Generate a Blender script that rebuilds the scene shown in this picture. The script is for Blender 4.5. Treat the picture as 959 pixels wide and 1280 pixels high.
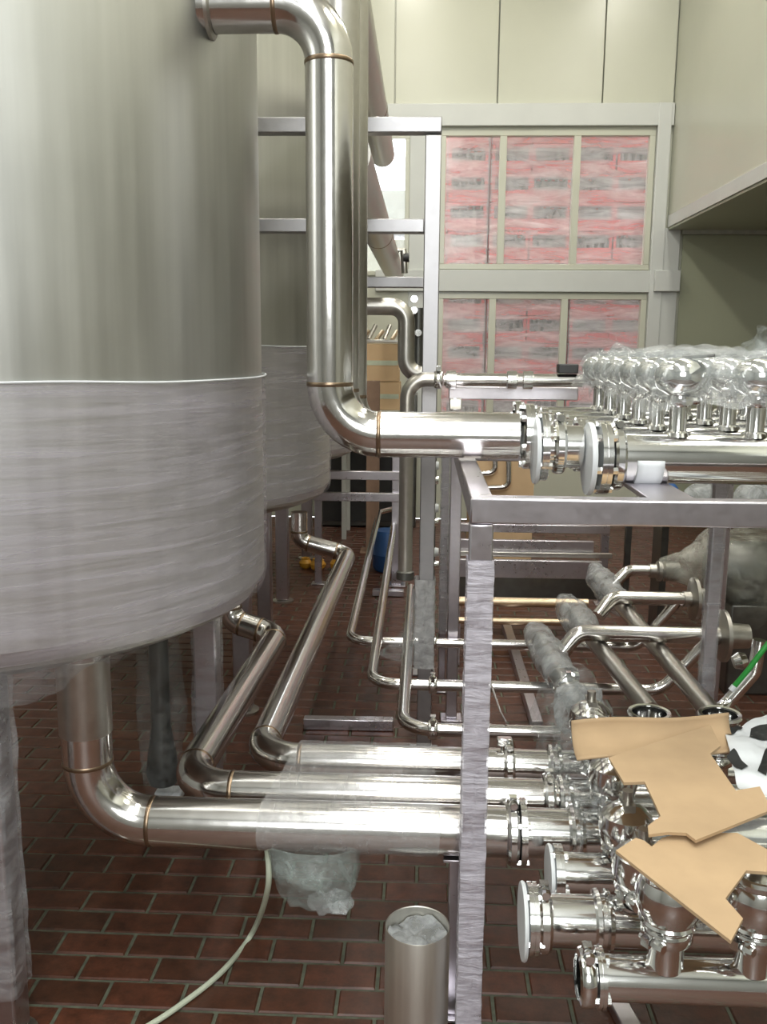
import bpy, bmesh, math, random
from mathutils import Vector, Matrix, noise
random.seed(7)
for o in list(bpy.data.objects): bpy.data.objects.remove(o)
SC = bpy.context.scene
COL = SC.collection
PI = math.pi

# ------------------------------------------------------------ camera
F, EYE = 1150.0, 1.65
RC = (Matrix.Rotation(math.radians(2.45), 3, 'Z') @ Matrix.Rotation(PI/2 - math.radians(10.03), 3, 'X')
      @ Matrix.Rotation(.008, 3, 'Z'))
CAM = Vector((0, 0, EYE))
cd = bpy.data.cameras.new('camera'); cam = bpy.data.objects.new('camera', cd); COL.objects.link(cam)
cam.matrix_world = Matrix.Translation(CAM) @ RC.to_4x4()
cd.sensor_fit = 'VERTICAL'; cd.sensor_height = 24.0; cd.lens = 24.0 * F / 1280.0
cd.clip_start = .05; cd.clip_end = 200
SC.camera = cam

# ------------------------------------------------------------ exposure, world
vs = SC.view_settings
SC.display_settings.display_device = 'sRGB'
vs.view_transform = 'Standard'; vs.look = 'None'; vs.gamma = 1; vs.use_curve_mapping = False
vs.exposure = -0.65
w = bpy.data.worlds.new('overcast_sky'); SC.world = w; w.use_nodes = True
bg = w.node_tree.nodes['Background']; bg.inputs[0].default_value = (.92, .96, 1.0, 1); bg.inputs[1].default_value = 9.5

# ------------------------------------------------------------ the room's lamps and daylight openings
def area(name, loc, rot, sx, sy, power, color):
    l = bpy.data.lights.new(name, 'AREA'); l.shape = 'RECTANGLE'; l.size = sx; l.size_y = sy
    l.energy = power; l.color = color
    o = bpy.data.objects.new(name, l); COL.objects.link(o); o.location = loc; o.rotation_euler = rot
    return o
DAY, TUBE = (.97, 1.0, 1.0), (1.0, .97, .88)
area('daylight_from_high_window', (0.05, -3.45, 3.5), (PI/2, 0, 0), 2.1, 2.5, 250, DAY)
area('daylight_from_roof_light', (0.1, -1.0, 5.55), (0, 0, 0), 1.1, 4.0, 240, DAY)
for k, y in enumerate((1.6, 4.2, 6.8)):
    area('ceiling_tube_lamp', (2.0, y, 5.5), (0, 0, 0), .3, 1.5, 55, TUBE)
    area('ceiling_tube_lamp', (-.2, y + .6, 5.5), (0, 0, 0), .3, 1.5, 60, TUBE)
    area('ceiling_tube_lamp', (-3.0, y - .6, 5.5), (0, 0, 0), .3, 1.5, 70, TUBE)

# ------------------------------------------------------------ picture ray helpers (used to read real positions off the photograph)
def ray(px, py): return RC @ Vector(((px - 479.5)/F, (640 - py)/F, -1))
def P(px, py, Y): d = ray(px, py); return CAM + d*(Y/d.y)
def PZ(px, py, Z): d = ray(px, py); return CAM + d*((Z - EYE)/d.z)

# ------------------------------------------------------------ materials
def mat(name):
    m = bpy.data.materials.new(name); m.use_nodes = True
    nt = m.node_tree; b = nt.nodes['Principled BSDF']
    return m, nt, b
def N(nt, t, **kw):
    n = nt.nodes.new(t)
    for k, v in kw.items():
        if k in n.inputs: n.inputs[k].default_value = v
        else: setattr(n, k, v)
    return n
def ramp(nt, src, stops):
    r = nt.nodes.new('ShaderNodeValToRGB'); cr = r.color_ramp
    while len(cr.elements) < len(stops): cr.elements.new(.5)
    for e, (p, c) in zip(cr.elements, stops):
        e.position = p; e.color = (c if len(c) == 4 else (*c, 1)) if not isinstance(c, (int, float)) else (c, c, c, 1)
    nt.links.new(src, r.inputs[0]); return r
def coords(nt, scale=(1, 1, 1), kind='Object'):
    t = nt.nodes.new('ShaderNodeTexCoord'); mp = nt.nodes.new('ShaderNodeMapping')
    mp.inputs['Scale'].default_value = scale; nt.links.new(t.outputs[kind], mp.inputs[0]); return mp.outputs[0]
def plain(name, col, rough=.5, metal=0, var=.12, scale=14, bump=0):
    m, nt, b = mat(name)
    n = N(nt, 'ShaderNodeTexNoise', Scale=scale, Detail=4.0); nt.links.new(coords(nt), n.inputs['Vector'])
    lo = tuple(c*(1 - var) for c in col); hi = tuple(min(1, c*(1 + var)) for c in col)
    r = ramp(nt, n.outputs[0], [(.3, lo), (.7, hi)]); nt.links.new(r.outputs[0], b.inputs['Base Color'])
    b.inputs['Roughness'].default_value = rough; b.inputs['Metallic'].default_value = metal
    if bump:
        bp = N(nt, 'ShaderNodeBump', Strength=bump, Distance=.01); nt.links.new(n.outputs[0], bp.inputs['Height']); nt.links.new(bp.outputs[0], b.inputs['Normal'])
    return m
def steel(name, col, rough, stretch=(60, 60, 4), rvar=.1, blotch=.1):
    m, nt, b = mat(name)
    n = N(nt, 'ShaderNodeTexNoise', Scale=1.0, Detail=3.0); nt.links.new(coords(nt, stretch), n.inputs['Vector'])
    n2 = N(nt, 'ShaderNodeTexNoise', Scale=2.2, Detail=4.0); nt.links.new(coords(nt), n2.inputs['Vector'])
    mx = N(nt, 'ShaderNodeMixRGB', blend_type='MIX'); mx.inputs[0].default_value = .5
    nt.links.new(n.outputs[0], mx.inputs[1]); nt.links.new(n2.outputs[0], mx.inputs[2])
    r = ramp(nt, mx.outputs[0], [(.3, tuple(c*(1 - blotch) for c in col)), (.7, tuple(min(1, c*(1 + blotch)) for c in col))])
    nt.links.new(r.outputs[0], b.inputs['Base Color'])
    rr = ramp(nt, mx.outputs[0], [(.25, max(0.02, rough - rvar)), (.75, rough + rvar)]); nt.links.new(rr.outputs[0], b.inputs['Roughness'])
    b.inputs['Metallic'].default_value = 1
    return m
def film(name, lo, hi, stretch=(3, 3, 30), col=(.86, .87, .9), rough=.25, bump=.5, scale=1.0):
    m, nt, b = mat(name)
    n = N(nt, 'ShaderNodeTexNoise', Scale=scale, Detail=6.0, Roughness=.65, Distortion=.6); nt.links.new(coords(nt, stretch), n.inputs['Vector'])
    r = ramp(nt, n.outputs[0], [(.35, lo), (.68, hi)]); nt.links.new(r.outputs[0], b.inputs['Alpha'])
    b.inputs['Base Color'].default_value = (*col, 1); b.inputs['Roughness'].default_value = rough
    b.inputs['Specular IOR Level'].default_value = .6
    bp = N(nt, 'ShaderNodeBump', Strength=bump, Distance=.01); nt.links.new(n.outputs[0], bp.inputs['Height']); nt.links.new(bp.outputs[0], b.inputs['Normal'])
    return m
M_PIPE = steel('polished_steel', (.74, .72, .70), .16, (40, 40, 40), .05, .06)
M_DULL = steel('dull_pickled_steel', (.52, .50, .46), .32, (40, 40, 40), .06, .1)
M_SHINE = steel('bright_steel', (.86, .86, .85), .12, (20, 20, 20), .04, .04)
M_TANK = steel('brushed_tank_steel', (.60, .60, .57), .44, (30, 30, 1.2), .07, .10)
M_FRAME = steel('brushed_frame_steel', (.60, .57, .61), .30, (50, 50, 50), .06, .07)
M_RACK = steel('satin_rack_steel', (.44, .43, .44), .44, (50, 50, 50), .06, .07)
M_WELD = steel('heat_tinted_weld', (.30, .22, .15), .35, (50, 50, 50), .05, .2)
M_DARKMETAL = steel('dark_metal', (.16, .16, .15), .4, (20, 20, 20), .06, .2)
M_FILM = film('stretch_film', .08, .45, (5, 5, 26), (.62, .63, .66))
M_FILM_TANK = film('tank_stretch_film', .14, .36, (2.2, 2.2, 42), (.76, .71, .81), .3, .35)
M_FILM_THICK = film('crumpled_film', .3, .8, (17, 17, 17), (.55, .57, .58), .2, .9)
M_FILM_HAZE = film('hazy_film', .16, .36, (60, 5, 60), (.62, .62, .62), .3, .35)
M_FILM_CLEAR = film('clear_bag_film', .03, .34, (14, 14, 14), (.55, .60, .60), .12, .8)
M_BOARD = plain('brown_cardboard', (.50, .35, .205), .85, 0, .08, 9, .1)
M_BOX = plain('pale_cardboard', (.66, .46, .27), .8, 0, .06, 5)
M_WALL = plain('cream_wall_panel', (.56, .56, .46), .26, 0, .03, 1.2)
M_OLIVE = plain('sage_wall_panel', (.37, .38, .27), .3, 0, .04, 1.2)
M_SEAM = plain('panel_joint', (.40, .40, .34), .6)
M_TRIM = plain('grey_painted_trim', (.60, .61, .58), .35, 0, .03, 3)
M_CEIL = plain('ceiling_white', (.62, .62, .58), .7)
M_REAR = plain('hall_wall_grey', (.36, .37, .35), .6)
M_GROUT = plain('floor_mortar', (.105, .115, .08), .75, 0, .3, 30, .3)
M_RED = plain('red_crate_plastic', (.80, .13, .15), .4, 0, .1, 6)
M_GLASSDARK = plain('bottle_grey', (.30, .30, .31), .25, 0, .4, 30)
M_CAP = plain('bottle_cap', (.70, .62, .62), .4)
M_WHITE = plain('white_plastic', (.75, .78, .80), .4, 0, .06, 8)
M_BLACK = plain('black_print', (.012, .014, .014), .5)
M_GREEN = plain('green_cord', (.03, .32, .05), .45)
M_BLUE = plain('blue_plastic', (.03, .10, .28), .4)
M_YEL = plain('orange_yellow_plastic', (.70, .36, .04), .45)
M_HOSE = plain('pale_hose', (.55, .60, .47), .5)
M_TAN = plain('brown_painted_steel', (.30, .19, .13), .5)
M_GOLD = steel('yellowish_steel', (.66, .52, .36), .3, (40, 40, 40), .05, .1)
M_CONC = plain('dock_concrete', (.4, .4, .38), .8)
M_BLACKFIT = plain('black_fitting', (.03, .03, .03), .45)

def brick_mat():
    m, nt, b = mat('red_clinker_brick')
    oi = nt.nodes.new('ShaderNodeObjectInfo')
    n = N(nt, 'ShaderNodeTexNoise', Scale=22.0, Detail=6.0, Roughness=.7)
    t = nt.nodes.new('ShaderNodeNewGeometry'); nt.links.new(t.outputs['Position'], n.inputs['Vector'])
    n2 = N(nt, 'ShaderNodeTexNoise', Scale=5.0, Detail=2.0); nt.links.new(t.outputs['Position'], n2.inputs['Vector'])
    r = ramp(nt, n.outputs[0], [(.3, (.042, .016, .008)), (.7, (.118, .041, .021))])
    r2 = ramp(nt, oi.outputs['Random'], [(0, (.75, .8, .8)), (1, (1.2, 1.1, 1.1))])
    mx = N(nt, 'ShaderNodeMixRGB', blend_type='MULTIPLY'); mx.inputs[0].default_value = 1
    nt.links.new(r.outputs[0], mx.inputs[1]); nt.links.new(r2.outputs[0], mx.inputs[2]); nt.links.new(mx.outputs[0], b.inputs['Base Color'])
    rr = ramp(nt, n2.outputs[0], [(.3, .34), (.7, .55)]); nt.links.new(rr.outputs[0], b.inputs['Roughness'])
    bp = N(nt, 'ShaderNodeBump', Strength=.25, Distance=.004); nt.links.new(n.outputs[0], bp.inputs['Height']); nt.links.new(bp.outputs[0], b.inputs['Normal'])
    return m
M_BRICK = brick_mat()
def glass_mat():
    m, nt, b = mat('window_glass')
    b.inputs['Base Color'].default_value = (.95, .97, .96, 1); b.inputs['Roughness'].default_value = .03
    n = N(nt, 'ShaderNodeTexNoise', Scale=3.0); nt.links.new(coords(nt), n.inputs['Vector'])
    r = ramp(nt, n.outputs[0], [(.3, .06), (.7, .12)]); nt.links.new(r.outputs[0], b.inputs['Alpha'])
    return m
M_PANE = glass_mat()

# ------------------------------------------------------------ object helpers
OFF = {}
def tag(o, label=None, cat=None, group=None, kind=None):
    if label: o['label'] = label
    if cat: o['category'] = cat
    if group: o['group'] = group
    if kind: o['kind'] = kind
    return o
def thing(name, label, cat, loc, group=None):
    o = bpy.data.objects.new(name, None); o.empty_display_size = .1; COL.objects.link(o)
    loc = Vector(loc); o.location = loc; OFF[o.name] = loc.copy()
    return tag(o, label, cat, group)
class MB:
    def __init__(s): s.v = []; s.f = []
    def add(s, vs, fs):
        k = len(s.v); s.v += [Vector(v) for v in vs]; s.f += [[i + k for i in f] for f in fs]; return s
    def box(s, a, b, R=None, c=None):
        (x0, y0, z0), (x1, y1, z1) = a, b
        vs = [Vector((x, y, z)) for z in (z0, z1) for y in (y0, y1) for x in (x0, x1)]
        if R is not None: vs = [R @ v + Vector(c) for v in vs]
        return s.add(vs, [(0, 2, 3, 1), (4, 5, 7, 6), (0, 1, 5, 4), (2, 6, 7, 3), (0, 4, 6, 2), (1, 3, 7, 5)])
    def bar(s, p, q, wd, ht, up=(0, 0, 1)):
        p, q = Vector(p), Vector(q); d = (q - p); L = d.length; d.normalize(); up = Vector(up)
        if abs(d.dot(up)) > .99: up = Vector((0, 1, 0))
        x = d.cross(up).normalized(); z = x.cross(d).normalized()
        R = Matrix((x, d, z)).transposed()
        return s.box((-wd/2, 0, -ht/2), (wd/2, L, ht/2), R, p)
    def tube(s, path, r, seg=24, caps=True, rf=None):
        path = [Vector(p) for p in path]; n = len(path); k = len(s.v)
        T = [(path[min(i+1, n-1)] - path[max(i-1, 0)]).normalized() for i in range(n)]
        up = Vector((0, 0, 1)) if abs(T[0].z) < .9 else Vector((1, 0, 0))
        x = T[0].cross(up).normalized()
        for i in range(n):
            x = (x - T[i]*x.dot(T[i])).normalized(); y = T[i].cross(x)
            rr = rf(i/(n-1)) if rf else r
            s.v += [path[i] + rr*(math.cos(2*PI*j/seg)*x + math.sin(2*PI*j/seg)*y) for j in range(seg)]
        for i in range(n-1):
            for j in range(seg):
                a = k + i*seg + j; b = k + i*seg + (j+1) % seg
                s.f.append([a, b, b + seg, a + seg])
        if caps: s.f.append([k + j for j in range(seg)][::-1]); s.f.append([k + (n-1)*seg + j for j in range(seg)])
        return s
    def lathe(s, prof, org, axis=(0, 0, 1), seg=24, close=False):
        axis = Vector(axis).normalized(); up = Vector((0, 0, 1)) if abs(axis.z) < .9 else Vector((1, 0, 0))
        x = axis.cross(up).normalized(); y = axis.cross(x); k = len(s.v); org = Vector(org)
        for (r, h) in prof:
            s.v += [org + axis*h + max(r, 1e-4)*(math.cos(2*PI*j/seg)*x + math.sin(2*PI*j/seg)*y) for j in range(seg)]
        m = len(prof)
        for i in range(m if close else m-1):
            for j in range(seg):
                a = k + i*seg; b = k + ((i+1) % m)*seg; j2 = (j+1) % seg
                s.f.append([a + j, a + j2, b + j2, b + j])
        return s
    def build(s, name, m, parent=None, bevel=0, sharp=35, smooth=True, solid=0):
        me = bpy.data.meshes.new(name)
        off = OFF[parent.name] if parent is not None else Vector((0, 0, 0))
        me.from_pydata([v - off for v in s.v], [], s.f)
        bm = bmesh.new(); bm.from_mesh(me); bmesh.ops.recalc_face_normals(bm, faces=bm.faces); bm.to_mesh(me); bm.free()
        me.materials.append(m)
        if smooth:
            me.polygons.foreach_set('use_smooth', [True]*len(me.polygons)); me.set_sharp_from_angle(angle=math.radians(sharp))
        o = bpy.data.objects.new(name, me); COL.objects.link(o); OFF[o.name] = off
        if parent is not None: o.parent = parent
        if solid:
            md = o.modifiers.new('thickness', 'SOLIDIFY'); md.thickness = solid; md.offset = 0
        if bevel:
            md = o.modifiers.new('bevel', 'BEVEL'); md.width = bevel; md.segments = 2; md.limit_method = 'ANGLE'
        return o
def fillet(pts, rad, steps=9):
    pts = [Vector(p) for p in pts]; out = [pts[0]]; joints = []
    for i in range(1, len(pts)-1):
        a, b, c = pts[i-1], pts[i], pts[i+1]
        d0 = (a - b).normalized(); d1 = (c - b).normalized(); ang = PI - d0.angle(d1)
        rd = rad[i-1] if isinstance(rad, (list, tuple)) else rad
        t = rd*math.tan(ang/2); p0, p1 = b + d0*t, b + d1*t
        ctr = b + (d0 + d1).normalized()*(rd/math.cos(ang/2))
        u = (p0 - ctr); axis = d0.cross(d1).normalized()
        for k in range(steps+1):
            q = Matrix.Rotation(-ang*k/steps, 3, axis) @ u
            out.append(ctr + q)
        if (out[-1] - p1).length > 1e-3:
            out = out[:-(steps+1)]
            for k in range(steps+1): out.append(ctr + Matrix.Rotation(ang*k/steps, 3, axis) @ u)
        joints += [(p0, -d0), (p1, d1)]
    out.append(pts[-1]); return out, joints
def copy_tree(o, loc, label=None, parent=None):
    c = o.copy(); COL.objects.link(c); c.location = loc
    if label: c['label'] = label
    for ch in o.children:
        d = ch.copy(); COL.objects.link(d); d.parent = c
        for g in ch.children:
            e = g.copy(); COL.objects.link(e); e.parent = d
    return c
def wr(p, s=8.0, a=.01): return noise.noise_vector(Vector(p)*s)*a + noise.noise_vector(Vector(p)*s*2.7)*a*.45
def sheet(fn, nu, nv, close_u=False):
    b = MB(); vs = [fn(i/(nu - (0 if close_u else 1)), j/(nv-1)) for j in range(nv) for i in range(nu)]
    fs = []
    for j in range(nv-1):
        for i in range(nu if close_u else nu-1):
            i2 = (i+1) % nu; fs.append((j*nu+i, j*nu+i2, (j+1)*nu+i2, (j+1)*nu+i))
    return b.add(vs, fs)

# pipe thing: pts with bends, weld rings at each bend's ends
def pipe(name, label, cat, pts, r, bend, m=None, welds=True, seg=28, group=None, parent=None, wm=None, caps=True):
    path, joints = fillet(pts, bend) if len(pts) > 2 else ([Vector(p) for p in pts], [])
    t = thing(name, label, cat, path[0], group) if parent is None else parent
    p = MB().tube(path, r, seg, caps).build('pipe', m or M_PIPE, t, sharp=50)
    if welds:
        for q, d in joints:
            MB().lathe([(r*.98, -.007), (r + .0012, -.004), (r + .0016, 0), (r + .0012, .004), (r*.98, .007)], q, d, seg).build('weld_seam', wm or M_WELD, t)
    return t
def clamp(parent, c, axis, r, m=None, up=(0, 0, 1), name='clamp'):
    axis = Vector(axis).normalized(); c = Vector(c); up = Vector(up)
    o = MB().lathe([(r*.99, -.016), (r*1.22, -.013), (r*1.30, -.007), (r*1.30, .007), (r*1.22, .013), (r*.99, .016)], c, axis, 28).build(name, m or M_SHINE, parent, sharp=30)
    side = axis.cross(up).normalized()
    b = MB(); e = c + up*(r*1.30)
    b.bar(e - axis*.009, e + axis*.009, .018, .03, up)
    b.tube([e + up*.004 - side*.02, e + up*.004 + side*.02], .0045, 8)
    b.lathe([(.0001, -.012), (.009, -.012), (.011, -.004), (.011, .004), (.009, .012), (.0001, .012)], e + up*.004 + side*.022, side, 8)
    b.build('clamp_bolt', m or M_SHINE, o)
    return o
def flange(parent, c, axis, r, rd, t=.016, nb=6, m=None, a0=.3):
    axis = Vector(axis).normalized(); c = Vector(c)
    o = MB().lathe([(r*.99, -t*1.6), (rd*.8, -t*1.35), (rd, -t*1.2), (rd, -t*.15), (rd*.95, -t*.1), (rd*.95, t*.1), (rd, t*.15), (rd, t*1.2), (rd*.8, t*1.35), (r*.99, t*1.6)], c, axis, 36).build('flange', m or M_SHINE, parent, sharp=30)
    up = Vector((0, 0, 1)) if abs(axis.z) < .9 else Vector((1, 0, 0))
    x = axis.cross(up).normalized(); y = axis.cross(x)
    for k in range(nb):
        a = a0 + 2*PI*k/nb; q = c + (rd*.86)*(math.cos(a)*x + math.sin(a)*y)
        b = MB().lathe([(.0001, -t*2.4), (.009, -t*2.4), (.009, -t*1.3), (.005, -t*1.3), (.005, t*1.3), (.009, t*1.3), (.009, t*2.4), (.0001, t*2.4)], q, axis, 6)
        b.build('flange_bolt', m or M_SHINE, o, smooth=False)
    return o

# ============================================================ SETTING
WY = 9.0
def wx(px, Y=WY): return P(px, 300, Y).x
def wz(py, Y=WY): return P(620, py, Y).z
XR, XL, YB, ZC = 3.9, -4.2, -3.5, 5.6
SOFX = wx(833)                        # face of the lowered box on the right
SOFZ = wz(285)
# floor
fl = MB().box((XL, YB, -.06), (XR, WY, -.005)).build('floor', M_GROUT, smooth=False); tag(fl, kind='structure')
BL, BW, J = .2, .1, .009
def brick_mb(v):
    rnd = random.Random(v); l, wd = (BL - J)/2, (BW - J)/2; c = .004; h = [rnd.uniform(-.0012, .0012) for _ in range(4)]
    lo, hi = -.03, 0
    vs = [(-l, -wd, lo), (l, -wd, lo), (l, wd, lo), (-l, wd, lo), (-l, -wd, hi - c), (l, -wd, hi - c), (l, wd, hi - c), (-l, wd, hi - c),
          (-l + c, -wd + c, hi + h[0]), (l - c, -wd + c, hi + h[1]), (l - c, wd - c, hi + h[2]), (-l + c, wd - c, hi + h[3])]
    fs = [(0, 1, 5, 4), (1, 2, 6, 5), (2, 3, 7, 6), (3, 0, 4, 7), (4, 5, 9, 8), (5, 6, 10, 9), (6, 7, 11, 10), (7, 4, 8, 11), (8, 9, 10, 11)]
    return vs, fs
def project(v):
    q = RC.transposed() @ (Vector(v) - CAM)
    return (479.5 + F*q.x/-q.z, 640 - F*q.y/-q.z, -q.z)
cells = []
y = YB + .1
row = 0
while y < WY - .05:
    x = XL + (.1 if row % 2 else .2)
    while x < XR - .1:
        cells.append((x, y)); x += BL
    y += BW; row += 1
def show(c):
    if c[1] < 1.3: return 1e9
    px, py, zc = project((c[0], c[1], 0))
    if not (-30 < px < 990 and py < 1310): return 1e9
    if px < 150 and py < 1060: return 1e6 + c[1]      # under the near vessel, in its dark
    return c[1]
cells.sort(key=show)
bms = []
for v in range(6):
    vs, fs = brick_mb(v); me = bpy.data.meshes.new('brick'); me.from_pydata(vs, [], fs); me.materials.append(M_BRICK); bms.append(me)
for i, (x, y) in enumerate(cells[:300]):
    o = bpy.data.objects.new('brick', bms[i % 6]); COL.objects.link(o); o.parent = fl
    o.location = (x, y, random.uniform(-.0015, .0008)); o.rotation_euler = (0, 0, random.uniform(-.006, .006) + (PI if random.random() < .5 else 0))
rest = MB()
for i, (x, y) in enumerate(cells[300:]):
    vs, fs = brick_mb(i % 6); rest.add([(a + x, b + y, c - .0005) for a, b, c in vs], fs)
tag(rest.build('brick', M_BRICK, fl, smooth=False), kind='stuff')

# back wall
wb = MB()
Zt = wz(131)
X1a, X1b, Z1a, Z1b = wx(549), wx(812), wz(337), wz(163)
X2a, X2b, Z2a, Z2b = X1a, X1b, wz(522), wz(367)
X3a, X3b, Z3a, Z3b = wx(430), wx(511), wz(345), wz(168)
ZDOCK = .9
T0, T1 = WY, WY + .12
xs = [XL, X3a, X3b, X1a, X1b, XR]
def wbox(x0, x1, z0, z1, y0=T0, y1=T1): wb.box((x0, y0, z0), (x1, y1, z1))
wbox(XL, X3a, 0, Zt); wbox(X3a, X3b, 0, Z3a); wbox(X3a, X3b, Z3b, Zt); wbox(X3b, X1a, 0, Zt)
wbox(X1a, X1b, 0, Z2a); wbox(X1a, X1b, Z2b, Z1a); wbox(X1a, X1b, Z1b, Zt); wbox(X1b, XR, 0, Zt); wbox(XL, XR, Zt, ZC, T0 + .05)
wall_back = tag(wb.build('wall_back', M_WALL, smooth=False), kind='structure')
seams = [wx(p) for p in (-12, 114, 240, 366, 492, 617, 745)]
ed = [XL] + seams + [SOFX - .003]
for a, b in zip(ed[:-1], ed[1:]):
    MB().box((a + .006, T0 + .0, Zt + .004), (b - .006, T0 + .049, ZC - .01)).build('panel', M_WALL, wall_back, bevel=.003)
# panels of the right bay under the lowered box
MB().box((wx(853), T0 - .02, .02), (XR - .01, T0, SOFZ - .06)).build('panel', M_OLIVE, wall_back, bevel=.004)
# trims
def trim(n, a, b, m=M_TRIM, parent=None): return tag(MB().box(a, b).build(f'trim_{n}', m, bevel=.006), kind='structure')
trim(1, (wx(440), T0 - .06, wz(159)), (SOFX - .004, T0, wz(131)))
trim(2, (wx(470), T0 - .05, wz(365)), (wx(818), T0, wz(338)))
trim(3, (wx(813), T0 - .07, 0), (wx(829), T0, wz(131)))
trim(4, (wx(829) + .002, T0 - .05, 0), (wx(849), T0, SOFZ - .002))
trim(5, (wx(818), T0 - .11, wz(364)), (wx(850), T0 - .071, wz(338)))
trim(6, (wx(850) + .002, T0 - .06, wz(293)), (XR, T0 - .021, wz(287)), M_SEAM)
trim(7, (wx(511), T0 - .012, wz(522)), (wx(548), T0, wz(166)))
def window(n, xa, xb, za, zb, mull, fw=.05):
    wn = bpy.data.objects.new(f'window_{n}', None); COL.objects.link(wn); tag(wn, kind='structure')
    wn.location = ((xa + xb)/2, T0 + .05, za); OFF[wn.name] = Vector(wn.location)
    b = MB(); y0, y1 = T0 - .02, T0 + .06
    b.box((xa, y0, za), (xb, y1, za + fw)).box((xa, y0, zb - fw), (xb, y1, zb)).box((xa, y0, za + fw), (xa + fw, y1, zb - fw)).box((xb - fw, y0, za + fw), (xb, y1, zb - fw))
    b.build('window_frame', M_WALL, wn, bevel=.004)
    e = [xa + fw] + mull + [xb - fw]
    for mxx in mull: MB().box((mxx - .032, y0, za + fw), (mxx + .032, y1, zb - fw)).build('mullion', M_WALL, wn, bevel=.004)
    for i in range(len(e)-1):
        a = e[i] + (.032 if i else 0); c = e[i+1] - (.032 if i < len(e)-2 else 0)
        MB().box((a, T0 + .02, za + fw), (c, T0 + .026, zb - fw)).build('pane', M_PANE, wn, smooth=False)
    return wn
window(1, X1a, X1b, Z1a, Z1b, [wx(626), wx(717)])
window(2, X2a, X2b, Z2a, Z2b, [wx(618), wx(709)])
window(3, X3a, X3b, Z3a, Z3b, [], .04)
# lowered box on the right, its trim and soffit
sf = MB().box((SOFX, -1.5, SOFZ + .001), (SOFX + .08, WY - .001, ZC - .01)).build('wall_right_upper', M_WALL, smooth=False); tag(sf, kind='structure')
MB().box((SOFX - .012, -1.5, SOFZ), (SOFX - .001, WY - .07, SOFZ + .105)).build('edge_trim', M_TRIM, sf, bevel=.003)
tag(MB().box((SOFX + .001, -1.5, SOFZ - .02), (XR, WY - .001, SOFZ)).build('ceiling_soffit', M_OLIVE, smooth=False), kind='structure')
# rest of the hall
tag(MB().box((XR, YB, 0), (XR + .1, WY, ZC)).build('wall_right', M_WALL, smooth=False), kind='structure')
tag(MB().box((XL - .1, YB, 0), (XL, WY, ZC)).build('wall_left', M_REAR, smooth=False), kind='structure')
tag(MB().box((XL, YB - .1, 0), (XR, YB, ZC)).build('wall_rear', M_REAR, smooth=False), kind='structure')
tag(MB().box((XL, YB, ZC), (XR, WY, ZC + .1)).build('ceiling', M_CEIL, smooth=False), kind='structure')
tag(MB().box((X1a - .25, WY + 1.1, ZDOCK), (4.5, WY + 1.2, 5.0)).build('wall_added_backing', M_REAR, smooth=False), kind='structure')  # added backing close behind the crates, blocks the sky so their gaps go dark
tag(MB().box((-1.6, WY + .13, ZDOCK - .1), (4.5, 13.5, ZDOCK)).build('floor_dock', M_CONC, smooth=False), kind='structure')

# ============================================================ CRATES BEHIND THE WINDOWS
def crate_proto():
    t = thing('bottle_crate', 'x', 'crate', (0, 0, 0), 'red bottle crates stacked behind the windows')
    w2, d, h = .192, .30, .268
    b = MB().box((-w2, 0, 0), (w2, d, .02))
    b.box((-w2, 0, .02), (w2, .012, .115)).box((-w2, d - .012, .02), (w2, d, .115)).box((-w2, .012, .02), (-w2 + .012, d - .012, .115)).box((w2 - .012, .012, .02), (w2, d - .012, .115))
    for sx in (-1, 1):
        for yy in (0, d - .02): b.box((sx*w2 - (.026 if sx > 0 else 0), yy, .115), (sx*w2 + (.026 if sx < 0 else 0), yy + .02, h - .03))
    b.box((-w2, 0, h - .03), (w2, .014, h)).box((-w2, d - .014, h - .03), (w2, d, h))
    b.build('crate_shell', M_RED, t, smooth=False)
    MB().box((-w2 + .03, d*.62, .03), (w2 - .03, d*.64, h - .04)).build('added_back_panel', M_GLASSDARK, t, smooth=False)  # grey panel added behind the bottles to stop bright sky showing between necks
    g = MB(); c = MB()
    for i in range(5):
        for j in range(2):
            x, yy = -.148 + i*.074, .055 + j*.1
            g.lathe([(.031, .022), (.031, .15), (.014, .20), (.012, .235)], (x, yy, 0), seg=8)
            c.lathe([(.015, .228), (.015, .246), (.0001, .247)], (x, yy, 0), seg=8)
    tag(g.build('bottles', M_GLASSDARK, t), kind='stuff'); tag(c.build('caps', M_CAP, t), kind='stuff')
    return t
cr = crate_proto(); first = True
TIER = ['one', 'two', 'three', 'four', 'five', 'six', 'seven', 'eight', 'nine', 'ten', 'eleven', 'twelve']
STK = ['first', 'second', 'third', 'fourth']
CY = WY + .55
cx0 = wx(611, CY) - .42
stack_x = []
for s in range(4):
    bx = cx0 + (s - 0)*.825
    stack_x.append(bx)
    for c in range(2):
        for k in range(12):
            loc = (bx + (c - .5)*.395 + random.uniform(-.006, .006), CY + random.uniform(0, .02), ZDOCK + .001 + k*.2745)
            lab = f"red bottle crate, tier {TIER[k]} up, {'left' if c == 0 else 'right'} column of the {STK[s]} wrapped stack"
            if first: cr.location = loc; cr['label'] = lab; first = False
            else: copy_tree(cr, loc, lab)
for s, bx in enumerate(stack_x):
    def fn(u, v, bx=bx, s=s):
        p = Vector((bx - .405 + .81*u, CY - .03, ZDOCK + .02 + 3.32*v)); return p + Vector((0, wr((p.x*1.5, s*3, p.z*4), 2.0, .03).y*.6, 0))
    o = sheet(fn, 24, 70).build('stretch_film', film('pallet_film_%d' % s, .14, .62, (2.5, 2.5, 13), (.98, .93, .96), .18, .9), None)
    tag(o, 'clear stretch film over the ' + ['first', 'second', 'third', 'fourth'][s] + ' crate stack from the steel post, behind the windows', 'film')
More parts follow.
